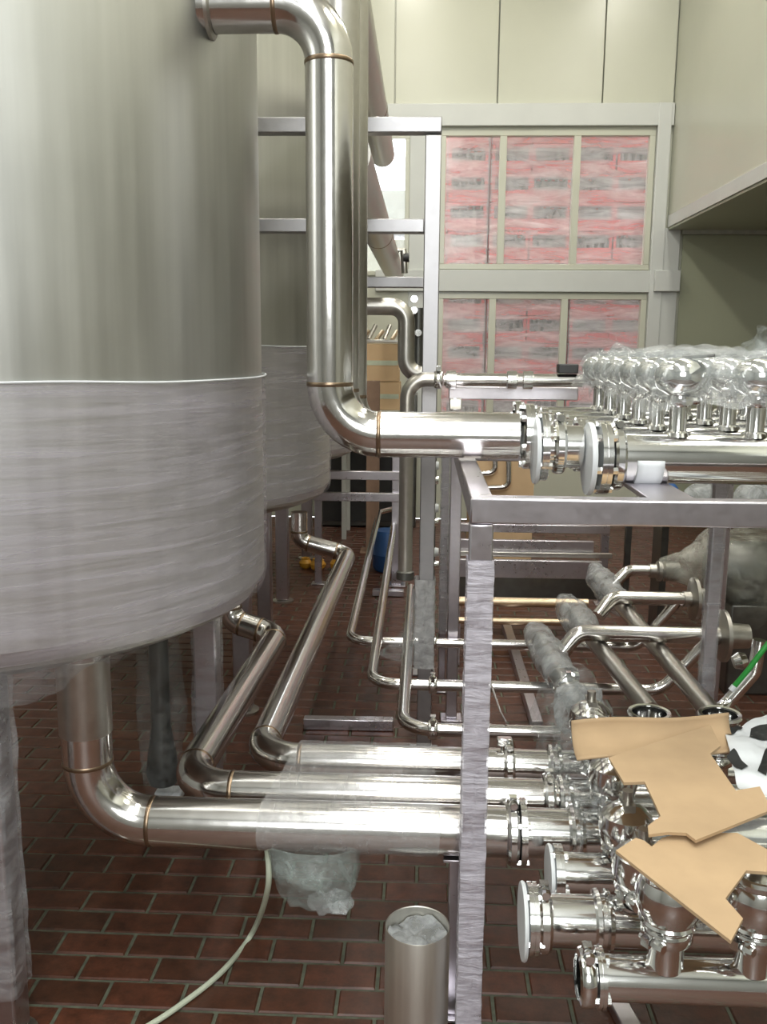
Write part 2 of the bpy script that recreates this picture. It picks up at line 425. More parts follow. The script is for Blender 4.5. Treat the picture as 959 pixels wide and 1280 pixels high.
# grey wrapped load behind the narrow window
gl = thing('wrapped_load', 'whitish wrapped load behind the narrow window left of the steel post', 'load', (wx(480), WY + .5, ZDOCK))
for k in range(5):
    z = ZDOCK + k*.47
    MB().box((wx(432), WY + .5, z), (wx(512), WY + .9, z + .42)).build('carton', M_WHITE if k % 2 == 0 else M_TRIM, gl, bevel=.01)

# ============================================================ TANKS
TX, TR, TZ = -1.28, .81, .96
def tank(cy, label, wraptop, legs, low):
    t = thing('storage_tank', label, 'tank', (TX, cy, 0))
    top = 4.2
    prof = [(.12, TZ - .16), (.45, TZ - .12), (TR - .09, TZ - .05), (TR - .03, TZ - .02), (TR, TZ + .03), (TR, top), (TR - .05, top + .06), (.4, top + .2), (.0, top + .24)]
    MB().lathe(prof, (TX, cy, 0), seg=96).build('shell', M_TANK, t, sharp=25)
    MB().lathe([(TR + .001, 2.98), (TR + .004, 2.985), (TR + .004, 3.0), (TR + .001, 3.005)], (TX, cy, 0), seg=96).build('weld_band', M_TANK, t)
    def fn(u, v):
        a = 2*PI*u; z = TZ - .0 + (wraptop - TZ)*v
        r = TR + .008 + .004*noise.noise((math.cos(a)*3, math.sin(a)*3, z*9)) + .003*noise.noise((math.cos(a)*11, math.sin(a)*11, z*22))
        if v < .06: r = TR - .002 + .008*(v/.06)*1.0 + .002; 
        if v > .97: z += .012*noise.noise((math.cos(a)*2, math.sin(a)*2, 4))
        return Vector((TX + r*math.cos(a), cy + r*math.sin(a), z))
    sheet(fn, 180, 40, True).build('film_wrap', M_FILM_TANK, t)
    # rolled edge of the film
    pth = [Vector((TX + (TR + .012)*math.cos(a), cy + (TR + .012)*math.sin(a), wraptop + .012*noise.noise((math.cos(a)*2, math.sin(a)*2, 4)))) for a in [2*PI*i/120 for i in range(121)]]
    MB().tube(pth, .003, 6, False).build('film_edge', M_WHITE, t)
    for a in legs:
        a = math.radians(a); c = Vector((TX + .735*math.cos(a), cy + .735*math.sin(a), 0))
        lg = MB().box((c.x - .04, c.y - .04, .02), (c.x + .04, c.y + .04, TZ - .02)).build('leg', M_FRAME, t, bevel=.006)
        MB().lathe([(.0001, 0), (.07, 0), (.07, .012), (.03, .02), (.03, .05), (.0001, .05)], c, seg=20).build('foot', M_DULL, lg)
        if low:
            def lf(u, v, c=c):
                b = 2*PI*u; s = 1/max(abs(math.cos(b)), abs(math.sin(b))); z = .14 + (TZ - .16)*v
                rr = .049*min(s, 1.3) + .006*noise.noise((math.cos(b)*2, math.sin(b)*2 + c.x, z*12))
                return Vector((c.x + rr*math.cos(b), c.y + rr*math.sin(b), z))
            sheet(lf, 28, 40, True).build('leg_film', M_FILM, lg)
    return t
tank(2.6, 'near steel tank with stretch film round its lower part', 1.572, (-66, 45, 165), True)
tank(4.55, 'second steel tank standing behind the near film wrapped tank', 1.66, (-50, 60, 180), False)
tank(6.5, 'third steel tank, mostly hidden behind the second tank', 1.66, (-60, 60, 180), False)

# film hanging loose under the near tank
def skirt(u, v):
    a = math.radians(-100 + 66*u); r = TR - .004 - .10*v*u; z = TZ - v*(.05 + .07*math.sin(PI*u))
    p = Vector((TX + r*math.cos(a), 2.6 + r*math.sin(a), z)); return p + wr(p, 9, .008)*v
sheet(skirt, 40, 10).build('film_flap', M_FILM, bpy.data.objects['storage_tank'])
# wrapped outlet under the near tank
c = PZ(205, 1003, 0.0); c = Vector((c.x, c.y, 0))
wo = thing('wrapped_bottom_valve', 'dark plastic wrapped valve hanging low under the near tank', 'valve', c)
MB().lathe([(.05, .08), (.06, .12), (.05, .2), (.035, .3), (.035, .72), (.06, .75), (.06, .80)], c, seg=20).build('valve_body', M_DARKMETAL, wo)
def vb(u, v):
    a = 2*PI*u; z = .06 + .72*v; r = .085 - .03*abs(v - .45) + .014*noise.noise((math.cos(a)*2.2, math.sin(a)*2.2, z*7))
    return Vector((c.x + r*math.cos(a), c.y + r*math.sin(a), z))
sheet(vb, 30, 36, True).build('film_wrap', M_FILM_CLEAR, wo)
c2 = PZ(212, 998, 0)
tag(MB().box((c2.x - .05, c2.y - .03, .001), (c2.x + .05, c2.y + .04, .035)).build('plastic_block', M_WHITE, bevel=.008), 'pale blue white plastic block on the floor under the near tank', 'block')

# ============================================================ BIG PIPES
R1 = .060
# lower main: near tank outlet, elbow, run to the clamp
ZL = .5
p1 = PZ(650, 1040, ZL); Y1 = p1.y
xv = P(107, 900, Y1).x
def X_at(px, py, Y): return P(px, py, Y).x
XE1 = X_at(645, 1040, Y1)
bp_ = pipe('product_pipe', 'large polished outlet pipe dropping from the near tank and bending low to the manifold', 'pipe',
           [(xv, Y1, TZ - .02), (xv, Y1, ZL), (XE1 - .012, Y1, ZL)], R1, .155, M_PIPE)
MB().lathe([(R1 + .003, 0), (R1 + .003, .19), (R1*.9, .192)], (xv, Y1, P(107, 914, Y1).z), seg=28).build('sleeve', M_DULL, bp_)
# second and third
Y2, Y3 = PZ(640, 997, ZL).y, PZ(640, 957, ZL).y
R2 = .050
f2 = PZ(343, 800, ZL); n2 = PZ(243, 958, ZL)
dz = Vector((0, 0, 1))
n2 = Vector((n2.x, Y2, ZL))
k = Vector((f2.x - n2.x, f2.y - n2.y, 0)).normalized()
XE2 = X_at(690, 997, Y2)
pipe('product_pipe', 'middle floor pipe running back toward the second tank with a long elbow', 'pipe',
     [Vector((f2.x - .20, f2.y + .10, ZL + .42)), Vector((f2.x - .20, f2.y + .10, ZL + .05)), f2 + k*.06, n2, (XE2 - .012, Y2, ZL)], R2, [.07, .09, .13], M_PIPE)
f3 = PZ(433, 698, ZL); n3 = PZ(332, 925, ZL); n3 = Vector((n3.x, Y3, ZL))
k = Vector((f3.x - n3.x, f3.y - n3.y, 0)).normalized()
XE3 = X_at(640, 957, Y3)
pipe('product_pipe', 'rear floor pipe with a kinked end below the second tank rim', 'pipe',
     [P(374, 640, f3.y + .1), P(374, 676, f3.y + .1), f3 + k*.1, n3, (XE3 - .012, Y3, ZL)], R2*.95, [.07, .07, .12], M_PIPE)
# upper main: from the near tank, down, elbow, run to the flange
YT = 2.32
ztop = 1.65 + (437 - 2)*YT/1150*1.0
zt = P(350, 8, YT).z; zb = P(560, 544, YT).z; xT = P(412, 300, YT).x
xt0 = TX + math.sqrt(TR**2 - (YT - 2.6)**2) - .02
XF1 = X_at(658, 544, YT)
up1 = pipe('product_pipe', 'big polished pipe from the near tank, bent down and along to the upper manifold', 'pipe',
     [(xt0, YT, zt), (xT, YT, zt), (xT, YT, zb), (XF1 - .02, YT, zb)], .0575, .125, M_PIPE)
MB().lathe([(.072, 0), (.072, .008), (.06, .012)], (xt0 + .02, YT, zt), (1, 0, 0), 28).build('tank_collar', M_DULL, up1)
flange(up1, (XF1 + .004, YT, zb), (1, 0, 0), .056, .082, .009, 6, M_SHINE)
# second and third drop pipes right behind
for (Yd, pxc, lab, zend, xe) in ((2.62, 424, 'second drop pipe standing just behind the big polished pipe', -.028, 640), (2.95, 437, 'third drop pipe, a thin strip behind the two nearer drop pipes', -.062, 620)):
    x_ = P(pxc, 300, Yd).x; zz = zb + zend
    pipe('product_pipe', lab, 'pipe', [(TX + math.sqrt(TR**2 - (Yd - 2.6)**2) - .02, Yd, 2.72 + (Yd - 2.62)*.5), (x_, Yd, 2.72 + (Yd - 2.62)*.5), (x_, Yd, zz), (X_at(xe, 540, Yd), Yd, zz)], .056, .125, M_DULL)
# high pipes running away along the tanks
xa = -.262
za = 2.76
ha = thing('overhead_pipe', 'upper overhead pipe running away beside the tanks, ending above the second rail', 'pipe', (xa, 3.12, za))
MB().tube([(xa, 3.12, za), (xa, 5.6, za)], .070, 28).build('pipe', M_DULL, ha, sharp=50)
MB().lathe([(.069, -.01), (.0718, -.006), (.0718, .006), (.069, .01)], (xa, 4.55, za), (0, 1, 0), 28).build('weld_seam', M_WELD, ha)
zb2 = 2.27
hb = thing('overhead_pipe', 'lower overhead pipe running away past the narrow window', 'pipe', (xa, 3.12, zb2))
MB().tube([(xa, 3.12, zb2), (xa, 7.9, zb2)], .078, 28).build('pipe', M_DULL, hb, sharp=50)
MB().lathe([(.077, -.01), (.0798, -.006), (.0798, .006), (.077, .01)], (xa, 5.2, zb2), (0, 1, 0), 28).build('weld_seam', M_WELD, hb)
hc = thing('vent_valve', 'small valve on the end of the lower overhead pipe', 'valve', (xa + .09, 6.3, zb2))
MB().tube([(xa + .06, 6.3, zb2 + .02), (xa + .11, 6.3, zb2 + .03), (xa + .12, 6.32, zb2 - .12)], .022, 14).build('valve_body', M_DULL, hc)
MB().lathe([(.0001, -.02), (.03, -.02), (.03, .02), (.0001, .02)], (xa + .13, 6.3, zb2 - .02), (1, 0, 0), 12).build('knob', M_BLACKFIT, hc)

# ============================================================ FRAMES
S = .05
def wrap_bar(parent, x, y, z0, z1, s, m, name='film_wrap', amp=.006, f=14.0):
    def fn(u, v):
        b = 2*PI*u + PI/4; sq = 1/max(abs(math.cos(b)), abs(math.sin(b))); z = z0 + (z1 - z0)*v
        r = (s/2 + .004)*min(sq, 1.36) + amp*.5*(noise.noise((math.cos(b)*3, math.sin(b)*3 + x, z*f)) + .6*noise.noise((math.cos(b)*6, math.sin(b)*6, z*f*3 + 4*b)))
        return Vector((x + r*math.cos(b), y + r*math.sin(b), z))
    return sheet(fn, 36, int((z1 - z0)*90) + 8, True).build(name, m, parent)
# front stand frame
YF = 1.93; ZFt = P(700, 622, YF).z; xf = P(602, 640, YF).x; YBk = 3.96; xr = 1.30
fr = thing('stand_frame', 'square tube steel frame in front carrying the upper manifold', 'frame', (xf, YF, 0))
def post(parent, x, y, z1, s=S, m=M_FRAME, foot=True):
    p = MB().box((x - s/2, y - s/2, .01 if foot else 0), (x + s/2, y + s/2, z1)).build('post', m, parent, bevel=.004)
    if foot: MB().box((x - s*.95, y - s*.95, .001), (x + s*.95, y + s*.95, .01)).build('base_plate', m, p, bevel=.002)
    return p
pf = post(fr, xf, YF, ZFt - .056)
wrap_bar(fr, xf, YF, .03, P(600, 697, YF).z, S, film('post_film', .3, .8, (9, 9, 55), (.80, .77, .86), .2, .9), 'post_film')
xb_ = P(566, 800, YBk).x
post(fr, xb_, YBk, ZFt - .056); 
xrb = 1.30; YMd = 3.05; xmd = P(888, 780, YMd).x; s3 = .04
post(fr, xmd, YMd, ZFt - .056, s3)
wrap_bar(fr, xmd, YMd, .35, ZFt - .08, s3, M_FILM, 'post_film')
MB().box((xf + S/2 + .001, YMd - S/2, ZFt - .055), (xrb - S/2 - .001, YMd + S/2, ZFt)).build('cross_rail', M_FRAME, fr, bevel=.004)
post(fr, xrb, YBk, ZFt - .056)
post(fr, xrb, YF, ZFt - .056)
MB().box((xf - S/2, YF - S/2, ZFt - .055), (xrb + S/2, YF + S/2, ZFt)).build('top_rail', M_FRAME, fr, bevel=.004)
MB().box((xb_ + S/2 + .001, YBk - S/2, ZFt - .055), (xrb + S/2, YBk + S/2, ZFt)).build('top_rail', M_FRAME, fr, bevel=.004)
MB().bar((xf, YF + S/2, ZFt - .0275), (xf, YBk + S/2, ZFt - .0275), S, .055).build('top_rail', M_FRAME, fr, bevel=.004)
MB().bar((xrb, YF + S/2, ZFt - .0275), (xrb, YBk - S/2, ZFt - .0275), S, .055).build('top_rail', M_FRAME, fr, bevel=.004)
# tall frame behind
YQ = 3.6; xq = P(540, 300, YQ).x; s2 = .06
tf = thing('tall_frame', 'tall square tube rack with horizontal rails reaching in front of the second tank', 'frame', (xq, YQ, 0))
ztq = P(500, 150, YQ).z
post(tf, xq, YQ, ztq - .058, s2, M_RACK)
xql = -.62
for (py, hh) in ((158, .055), (283, .05)):
    z = P(420, py, YQ).z
    MB().bar((xql - .35, YQ, z), (xq + (s2/2 if py == 158 else -s2/2), YQ, z), s2, hh).build('rail', M_RACK, tf, bevel=.004)
z3 = P(495, 353, YQ + .9).z
MB().bar((-.36, YQ + .9, z3), (xq + .02, YQ + .9, z3), .05, .05).build('rail', M_RACK, tf, bevel=.004)
MB().bar((xq, YQ + s2/2, ztq - .03), (xq, YQ + .93, ztq - .03), s2, .055).build('rail', M_RACK, tf, bevel=.004)
post(tf, xq, YQ + .93 + s2/2, ztq, s2, M_RACK)
wrap_bar(tf, xq - .005, YQ, P(520, 832, YQ).z, P(520, 722, YQ).z, s2 + .012, film('rack_film', .4, .85, (20, 20, 30), (.62, .62, .62), .35, .8), 'post_film', .012)
def flap(u, v):
    zt_, zb_ = P(520, 740, YQ).z, P(480, 826, YQ).z
    p = Vector((xq - .04 - .11*v*u*(.4 + v), YQ - .035 - .02*v, zt_ + (zb_ - zt_)*v + .05*u*v*v)); return p + wr(p, 12, .012)
sheet(flap, 12, 20).build('film_flap', M_FILM_CLEAR, tf)
# light wrapped post behind, left of the stand frame's rear post
wp = thing('slim_post', 'slim film wrapped steel post between the tall rack and the stand frame', 'post', (P(553, 700, 4.3).x, 4.3, 0))
post(wp, P(555, 700, 4.3).x, 4.3, 1.33, .036)
wrap_bar(wp, P(555, 700, 4.3).x, 4.3, .3, 1.3, .036, M_FILM, 'post_film')
# support post under the big pipe, near the front post
YS = Y1 + .0; xs_ = P(569, 1180, Y1).x
sp = thing('pipe_support', 'short grey square post under the big lower pipe beside the front post', 'support', (xs_, YS, 0))
post(sp, xs_, YS, ZL - R1 - .012, .04)
MB().box((xs_ - .035, YS - .03, ZL - R1 - .011), (xs_ + .035, YS + .03, ZL - R1 - .003)).build('saddle', M_FRAME, sp, bevel=.002)

# ============================================================ LOWER MANIFOLD
rows = []      # (name, Y, r, px left end)
def yrow(px, py): return PZ(px, py, ZL).y
Y6, Y5, Y4 = yrow(760, 1222), yrow(720, 1150), yrow(730, 1092)
XC = [.455, .635, .825]
XEND = 1.15
def man(label, Y, r, x0, x1=XEND, m=None):
    t = thing('manifold_pipe', label, 'pipe', (x0, Y, ZL))
    MB().tube([(x0, Y, ZL), (x1, Y, ZL)], r, 32).build('pipe', m or M_SHINE, t, sharp=50)
    return t
x6 = X_at(728, 1222, Y6)
m6 = man('front manifold pipe at the very bottom carrying two open valve cups', Y6, .041, x6)
clamp(m6, (x6 + .006, Y6, ZL), (1, 0, 0), .041); flange(m6, (x6 + .03, Y6, ZL), (1, 0, 0), .041, .055, .006, 4)
x5 = X_at(657, 1150, Y5)
m5 = man('second manifold pipe with a wide capped flange disc on its end', Y5, .050, x5)
fl5 = flange(m5, (x5 + .012, Y5, ZL), (1, 0, 0), .050, .072, .008, 4)
MB().lathe([(.0001, -.004), (.076, -.004), (.078, 0), (.076, .004), (.0001, .004)], (x5 - .005, Y5, ZL - .006), (1, 0, 0), 36).build('end_cap', M_WHITE, m5)
clamp(m5, (x5 + .035, Y5, ZL), (1, 0, 0), .052)
x4 = X_at(690, 1092, Y4)
m4 = man('short third manifold pipe with a round end disc tucked under the big pipe', Y4, .045, x4)
flange(m4, (x4 + .012, Y4, ZL), (1, 0, 0), .045, .062, .008, 4)
MB().lathe([(.0001, -.004), (.064, -.004), (.066, 0), (.064, .004), (.0001, .004)], (x4 - .005, Y4, ZL - .004), (1, 0, 0), 36).build('end_cap', M_WHITE, m4)
m1 = man('manifold pipe clamped onto the big lower outlet pipe', Y1, R1*.97, XE1 - .011); clamp(m1, (XE1 - .01, Y1, ZL), (1, 0, 0), R1)
flange(m1, (XE1 + .014, Y1, ZL), (1, 0, 0), R1, .082, .006, 4, None, .9)
m2 = man('manifold pipe clamped onto the middle floor pipe', Y2, R2*.98, XE2 - .011); clamp(m2, (XE2 - .01, Y2, ZL), (1, 0, 0), R2)
m3 = man('manifold pipe clamped onto the rear floor pipe', Y3, R2*.93, XE3 - .011); clamp(m3, (XE3 - .01, Y3, ZL), (1, 0, 0), R2*.95)
# thin row
YA = yrow(620, 915)
# valves
def valve_proto(openv):
    t = thing('valve_cup' if openv else 'manifold_valve', 'x', 'valve', (0, 0, 0))
    if openv:
        pr = [(.033, 0), (.033, .075), (.036, .085), (.050, .092), (.053, .097), (.050, .102), (.052, .108), (.060, .125), (.062, .145), (.058, .165), (.052, .178), (.056, .184), (.057, .19), (.053, .195), (.046, .195), (.044, .18), (.05, .15), (.04, .12), (.0, .118)]
        MB().lathe(pr, (0, 0, 0), seg=32).build('valve_cup_body', M_SHINE, t, sharp=30)
        MB().lathe([(.047, .188), (.056, .186), (.0585, .192), (.056, .199), (.047, .198)], (0, 0, 0), seg=32, close=True).build('rim_ring', M_SHINE, t)
    else:
        pr = [(.033, 0), (.033, .06), (.05, .066), (.053, .072), (.05, .08), (.055, .09), (.060, .115), (.055, .145), (.03, .165), (.0, .17)]
        MB().lathe(pr, (0, 0, 0), seg=32).build('valve_body', M_SHINE, t, sharp=30)
        b = MB().box((-.012, -.03, .16), (.012, .03, .178)); b.tube([(0, 0, .17), (0, 0, .20)], .012, 12); b.build('valve_stem', M_DULL, t)
    clamp(t, (0, 0, .071), (0, 0, 1), .036, up=(-.8, -.6, 0))
    return t
vp = valve_proto(True); vq = valve_proto(False)
used = {True: False, False: False}
def place(openv, x, Y, r, label, lift=0):
    pr = vp if openv else vq; loc = Vector((x, Y, ZL + r*.72 + lift))
    if not used[openv]:
        used[openv] = True; pr.location = loc; pr['label'] = label; return pr
    return copy_tree(pr, loc, label)
place(True, X_at(832, 1190, Y6), Y6, .041, 'open steel valve cup partly under the lower cardboard on the bottom manifold pipe')
place(True, X_at(941, 1190, Y6), Y6, .041, 'open steel valve cup at the picture edge beside the lower cardboard')
YA2 = PZ(812, 891, .685).y
place(True, PZ(812, 891, .685).x, YA2, .02, 'open ring valve behind the top cardboard strip, first of two', -.024)
place(True, PZ(900, 893, .685).x, YA2, .02, 'open ring valve behind the top cardboard strip, next to the green cord', -.024)
wv = []
for (Y, r, lab) in ((Y5, .05, 'closed valve on the capped flange manifold pipe, under the lower cardboard tip'), (Y4, .045, 'closed valve on the short end disc manifold pipe by the lower cardboard'), (Y1, R1, 'film covered valve at the end of the big lower pipe'),
                    (Y2, R2, 'film covered valve at the end of the middle floor pipe'), (Y3, R2, 'film covered valve at the end of the rear floor pipe')):
    wv.append(place(False, XC[0] + .005*len(wv), Y, r, lab, -.03 if Y in (Y5, Y4) else -.01))
# rings of clamps just left of each covered valve
for (mm, Y, r) in ((m1, Y1, R1), (m2, Y2, R2), (m3, Y3, R2), (m5, Y5, .05)):
    xx = XC[0] - .075
    MB().lathe([(r*.97, -.02), (r*1.22, -.016), (r*1.26, -.008), (r*1.05, -.004), (r*1.05, .004), (r*1.26, .008), (r*1.22, .016), (r*.97, .02)], (xx, Y, ZL), (1, 0, 0), 28).build('union_ring', M_SHINE, mm, sharp=30)
def cover(u, v):
    x = XC[0] - .10 + .24*u; Y = Y4 + .03 + (YA - Y4 + .10)*v
    z = ZL + .15 + .045*math.cos((Y - Y1)/(.18)*2*PI)*math.sin(PI*u) - .16*(2*u - 1)**4 - .02
    p = Vector((x, Y, z)); return p + wr(p, 11, .022)
tag(sheet(cover, 26, 60).build('film_cover', film('valve_film', .04, .4, (18, 18, 18), (.5, .54, .54), .12, .9), None), 'crumpled clear film draped over the row of lower valves', 'film')

# ============================================================ PIPES GOING BACK FROM THE LOWER VALVES
def film_tube(parent, a, b, r, m, amp=.018, name='film_wrap', fr_=9):
    a, b = Vector(a), Vector(b); d = (b - a).normalized(); up = Vector((0, 0, 1)) if abs(d.z) < .9 else Vector((1, 0, 0))
    x = d.cross(up).normalized(); y_ = d.cross(x)
    def fn(u, v):
        t = 2*PI*u; p = a + (b - a)*v; q = p + (math.cos(t)*x + math.sin(t)*y_)*(r*(.8 + .2*math.sin(PI*v)))
        return q + wr(q, fr_*2, amp)
    return sheet(fn, 26, 26, True).build(name, m, parent)
def back(px0, py0, px1, py1, label, r=.03, za=ZL + .035, zb=ZL + .04):
    a, b = PZ(px0, py0, za), PZ(px1, py1, zb)
    t = thing('branch_pipe', label, 'pipe', a)
    MB().tube([a, b], r, 24).build('pipe', M_DULL, t, sharp=50); return t, a, b
t1, a1, b1 = back(728, 895, 676, 800, 'film bundled branch pipe leading back, nearest to the front post', .035)
film_tube(t1, a1 + (b1 - a1)*.42, b1 + (b1 - a1)*.12, .062, M_FILM_THICK, .012, 'film_wrap', 6)
film_tube(t1, a1 - (b1 - a1)*.06, a1 + (b1 - a1)*.16, .075, M_FILM_THICK, .03, 'film_wrap', 7)
clamp(t1, a1 + (b1 - a1)*.30, (b1 - a1), .036)
t2, a2, b2 = back(814, 890, 712, 762, 'middle branch pipe leading back from the first open ring valve', .032)
film_tube(t2, a2 + (b2 - a2)*.66, b2 + (b2 - a2)*.06, .066, M_FILM_THICK, .016, 'film_wrap', 6)
t3, a3, b3 = back(893, 895, 748, 722, 'branch pipe leading back from the ring valve beside the green cord', .032)
film_tube(t3, a3 + (b3 - a3)*.72, b3 + (b3 - a3)*.05, .066, M_FILM_THICK, .016, 'film_wrap', 6)
# side outlets with elbows running right to the big round covers
def side(pxe, pye, pxr, pyr, pxd, pyd, r, z, label, disc):
    e = PZ(pxe, pye, z); Y = e.y; x1 = X_at(pxr, pyr, Y); d = PZ(pxd, pyd, z - .07)
    t = pipe('side_pipe', label, 'pipe', [d, e, (x1, Y, e.z)], r, .07, M_PIPE, False)
    MB().lathe([(.02, -.045), (.034, -.04), (.034, -.01), (disc*.75, -.006), (disc, 0), (disc, .014), (disc*.8, .02), (.05, .03), (.045, .10), (.0, .10)], (x1, Y, e.z), (1, .0, 0), 36).build('end_flange', M_DULL, t, sharp=30)
    return t, Vector((x1, Y, e.z))
sd1, q1 = side(722, 791, 902, 789, 703, 815, .031, ZL + .10, 'nearest side pipe with an elbow running right to a big round flange', .098)
sd2, q2 = side(765, 747, 866, 747, 748, 770, .030, ZL + .10, 'second side pipe running right to a round flange behind the wrapped post', .094)
sd3, q3 = side(785, 713, 822, 715, 766, 732, .028, ZL + .10, 'rear short side pipe ending in a film wrapped cone', .05)
def cone(u, v):
    t = 2*PI*u; r = .05 + .115*v**1.5; p = q3 + Vector((.005 + .24*v, 0, .045*v)); q = p + Vector((0, math.cos(t)*r, math.sin(t)*r)); return q + wr(q, 8, .022)
sheet(cone, 30, 18, True).build('film_cone', film('cone_film', .2, .7, (10, 10, 10), (.5, .5, .44), .25, .8), sd3)
# wrapped pump at the right edge
pc = P(940, 715, q2.y + .55)
pm = thing('wrapped_pump', 'bulky pump under crumpled clear plastic behind the wrapped post', 'pump', (pc.x, pc.y, 0))
b = MB().lathe([(.0001, -.2), (.13, -.2), (.15, -.15), (.15, .12), (.12, .18), (.0001, .2)], pc, (1, 0, 0), 28); b.build('motor', M_DARKMETAL, pm)
MB().box((pc.x - .12, pc.y - .1, .0), (pc.x + .12, pc.y + .1, pc.z - .14)).build('pedestal', M_DARKMETAL, pm, bevel=.01)
def blob(u, v):
    t = 2*PI*u; ph = PI*(.02 + .96*v); p = pc + Vector((-.27*math.cos(ph), .23*math.sin(ph)*math.cos(t), .25*math.sin(ph)*math.sin(t) - .02)); return p + wr(p, 5, .05)
sheet(blob, 44, 30, True).build('film_wrap', film('pump_film', .08, .45, (9, 9, 9), (.42, .43, .36), .2, .9), pm)
# small fittings hanging below the near flange
ft = PZ(925, 828, ZL + .03)
fx = thing('drain_elbow', 'bright bent drain pipe rising beside the green cord', 'pipe', ft)
path, _ = fillet([PZ(888, 892, ZL), PZ(905, 884, ZL), P(943, 840, PZ(905, 884, ZL).y), P(950, 800, PZ(905, 884, ZL).y)], [.06, .05])
MB().tube(path, .022, 20).build('pipe', M_SHINE, fx, sharp=50)
MB().lathe([(.0001, -.02), (.02, -.02), (.028, 0), (.02, .02), (.0001, .02)], P(925, 826, YA + .1), (1, 0, .3), 14).build('fitting', M_SHINE, fx)
g0 = [P(918, 858, YA - .02), P(935, 838, YA - .03), P(952, 815, YA - .03), P(972, 790, YA - .02), P(1010, 770, YA)]
gp, _ = fillet(g0, .2)
gc = tag(MB().tube(gp, .008, 10).build('green_cord', M_GREEN, None), 'bright green cord hanging beside the near round flange', 'cord')
MB().tube([P(914, 863, YA - .02), P(918.5, 857.4, YA - .02)], .0095, 10).build('cord_tip', M_WHITE, gc)

# ============================================================ THIN PIPES (three, one behind the other)
def thin(label, z, elbow, far, right, up, r=.0215, top=None):
    Y = PZ(right[0], right[1], z).y; e = Vector((PZ(*elbow, z).x, Y, z)); fz = PZ(*far, z)
    pts = [fz, e, (X_at(*right, Y), Y, z)]; bend = [.10]
    if top is not None: pts = [PZ(*top, z)] + pts; bend = [.08] + bend
    if up is not None: pts.append((X_at(*up, Y), Y, P(*up, Y).z)); bend.append(.10)
    t = pipe('thin_pipe', label, 'pipe', pts, r, bend, M_PIPE, False, 20)
    clamp(t, (X_at(541, right[1], Y), Y, z), (1, 0, 0), r*1.15)
    return t, Y
tA, YA_ = thin('nearest thin pipe with its elbow just left of the tall rack foot', .47, (503, 914), (514, 735), (700, 916), None)
tB, YB_ = thin('second thin pipe looping low behind the nearest thin pipe', .425, (464, 853), (493, 652), (826, 863), (889, 798))
tC, YC_ = thin('rear thin pipe bent at both ends beside the second tank', .38, (436, 803), (474, 640), (797, 809), (854, 744), top=(500, 634))
cA = pipe('thin_pipe_tail', 'thin wire like drain line hanging from the nearest thin pipe clamp', 'pipe', [PZ(614, 855, .47), PZ(626, 890, .47), (PZ(626, 890, .47).x + .004, YA_, .5)], .004, .05, M_SHINE, False, 8)
# clamp blocks on the nearest thin pipe
ck = thing('pipe_coupling', 'small bolted coupling block where the rear floor pipe meets the thin pipe', 'coupling', (X_at(630, 940, Y3), Y3, ZL + .055))
MB().box((X_at(621, 940, Y3), Y3 - .012, ZL + .062), (X_at(640, 940, Y3), Y3 + .012, ZL + .083)).build('coupling_top', M_SHINE, ck, bevel=.003)
MB().tube([(X_at(631, 940, Y3), Y3, ZL + .045), (X_at(631, 940, Y3), Y3, ZL + .066)], .012, 12).build('coupling_neck', M_SHINE, ck)

# vertical dark pipe with elbows beside the tall rack
YV = 3.42; xv2 = P(508, 600, YV).x; rv = .027
zA, zB_ = P(520, 474, YV).z, P(508, 724, YV).z
pv = pipe('riser_pipe', 'slim dark riser pipe with an elbow at its top beside the tall rack', 'pipe', [(xv2, YV, zB_), (xv2, YV, zA), (X_at(545, 472, YV), YV, zA)], rv, .07, M_DULL, False)
MB().lathe([(rv*.98, 0), (rv*1.25, .002), (rv*1.25, .03), (rv*.98, .035)], (xv2, YV, zB_), seg=20).build('end_collar', M_DARKMETAL, pv)
clamp(pv, (X_at(548, 472, YV), YV, zA), (1, 0, 0), rv)
zr = zA
pr_ = thing('header_pipe', 'slim header pipe with bright unions below the lower windows', 'pipe', (X_at(549, 470, YV), YV, zr))
MB().tube([(X_at(549, 470, YV) + .017, YV, zr), (X_at(728, 470, YV), YV, zr)], .024, 20).build('pipe', M_PIPE, pr_, sharp=50)
for pxx in (564, 640, 660):
    MB().lathe([(.0238, -.02), (.033, -.017), (.033, .017), (.0238, .02)], (X_at(pxx, 470, YV), YV, zr), (1, 0, 0), 20).build('union', M_SHINE, pr_, sharp=30)
MB().box((X_at(697, 460, YV), YV - .03, zr + .026), (X_at(722, 460, YV), YV + .03, zr + .06)).build('actuator', M_BLACKFIT, pr_, bevel=.004)
# upper S bend farther back
YU = 4.2; xu = P(508, 420, YU).x
z1_, z2_ = P(470, 383, YU).z, P(540, 468, YU).z
pipe('bent_pipe', 'dark S shaped pipe stepping down above the riser pipe', 'pipe', [(X_at(430, 383, YU), YU, z1_), (xu, YU, z1_), (xu, YU, z2_), (X_at(545, 468, YU), YU, z2_)], .038, .07, M_DULL, False)
sv = thing('steam_valve', 'small dark valve with bright studs beside the S shaped pipe', 'valve', (P(522, 420, YU).x, YU + .1, 1.65))
xs2 = P(523, 420, YU + .1).x
MB().tube([(xs2, YU + .1, P(523, 470, YU + .1).z), (xs2, YU + .1, P(523, 385, YU + .1).z)], .022, 16).build('valve_body', M_DARKMETAL, sv)
for py in (374, 388, 416):
    MB().lathe([(.0001, -.02), (.016, -.02), (.018, 0), (.016, .02), (.0001, .02)], (xs2 - (.02 if py < 400 else 0), YU + .07, P(520, py, YU + .07).z), (0, 1, 0), 10).build('stud', M_SHINE, sv)

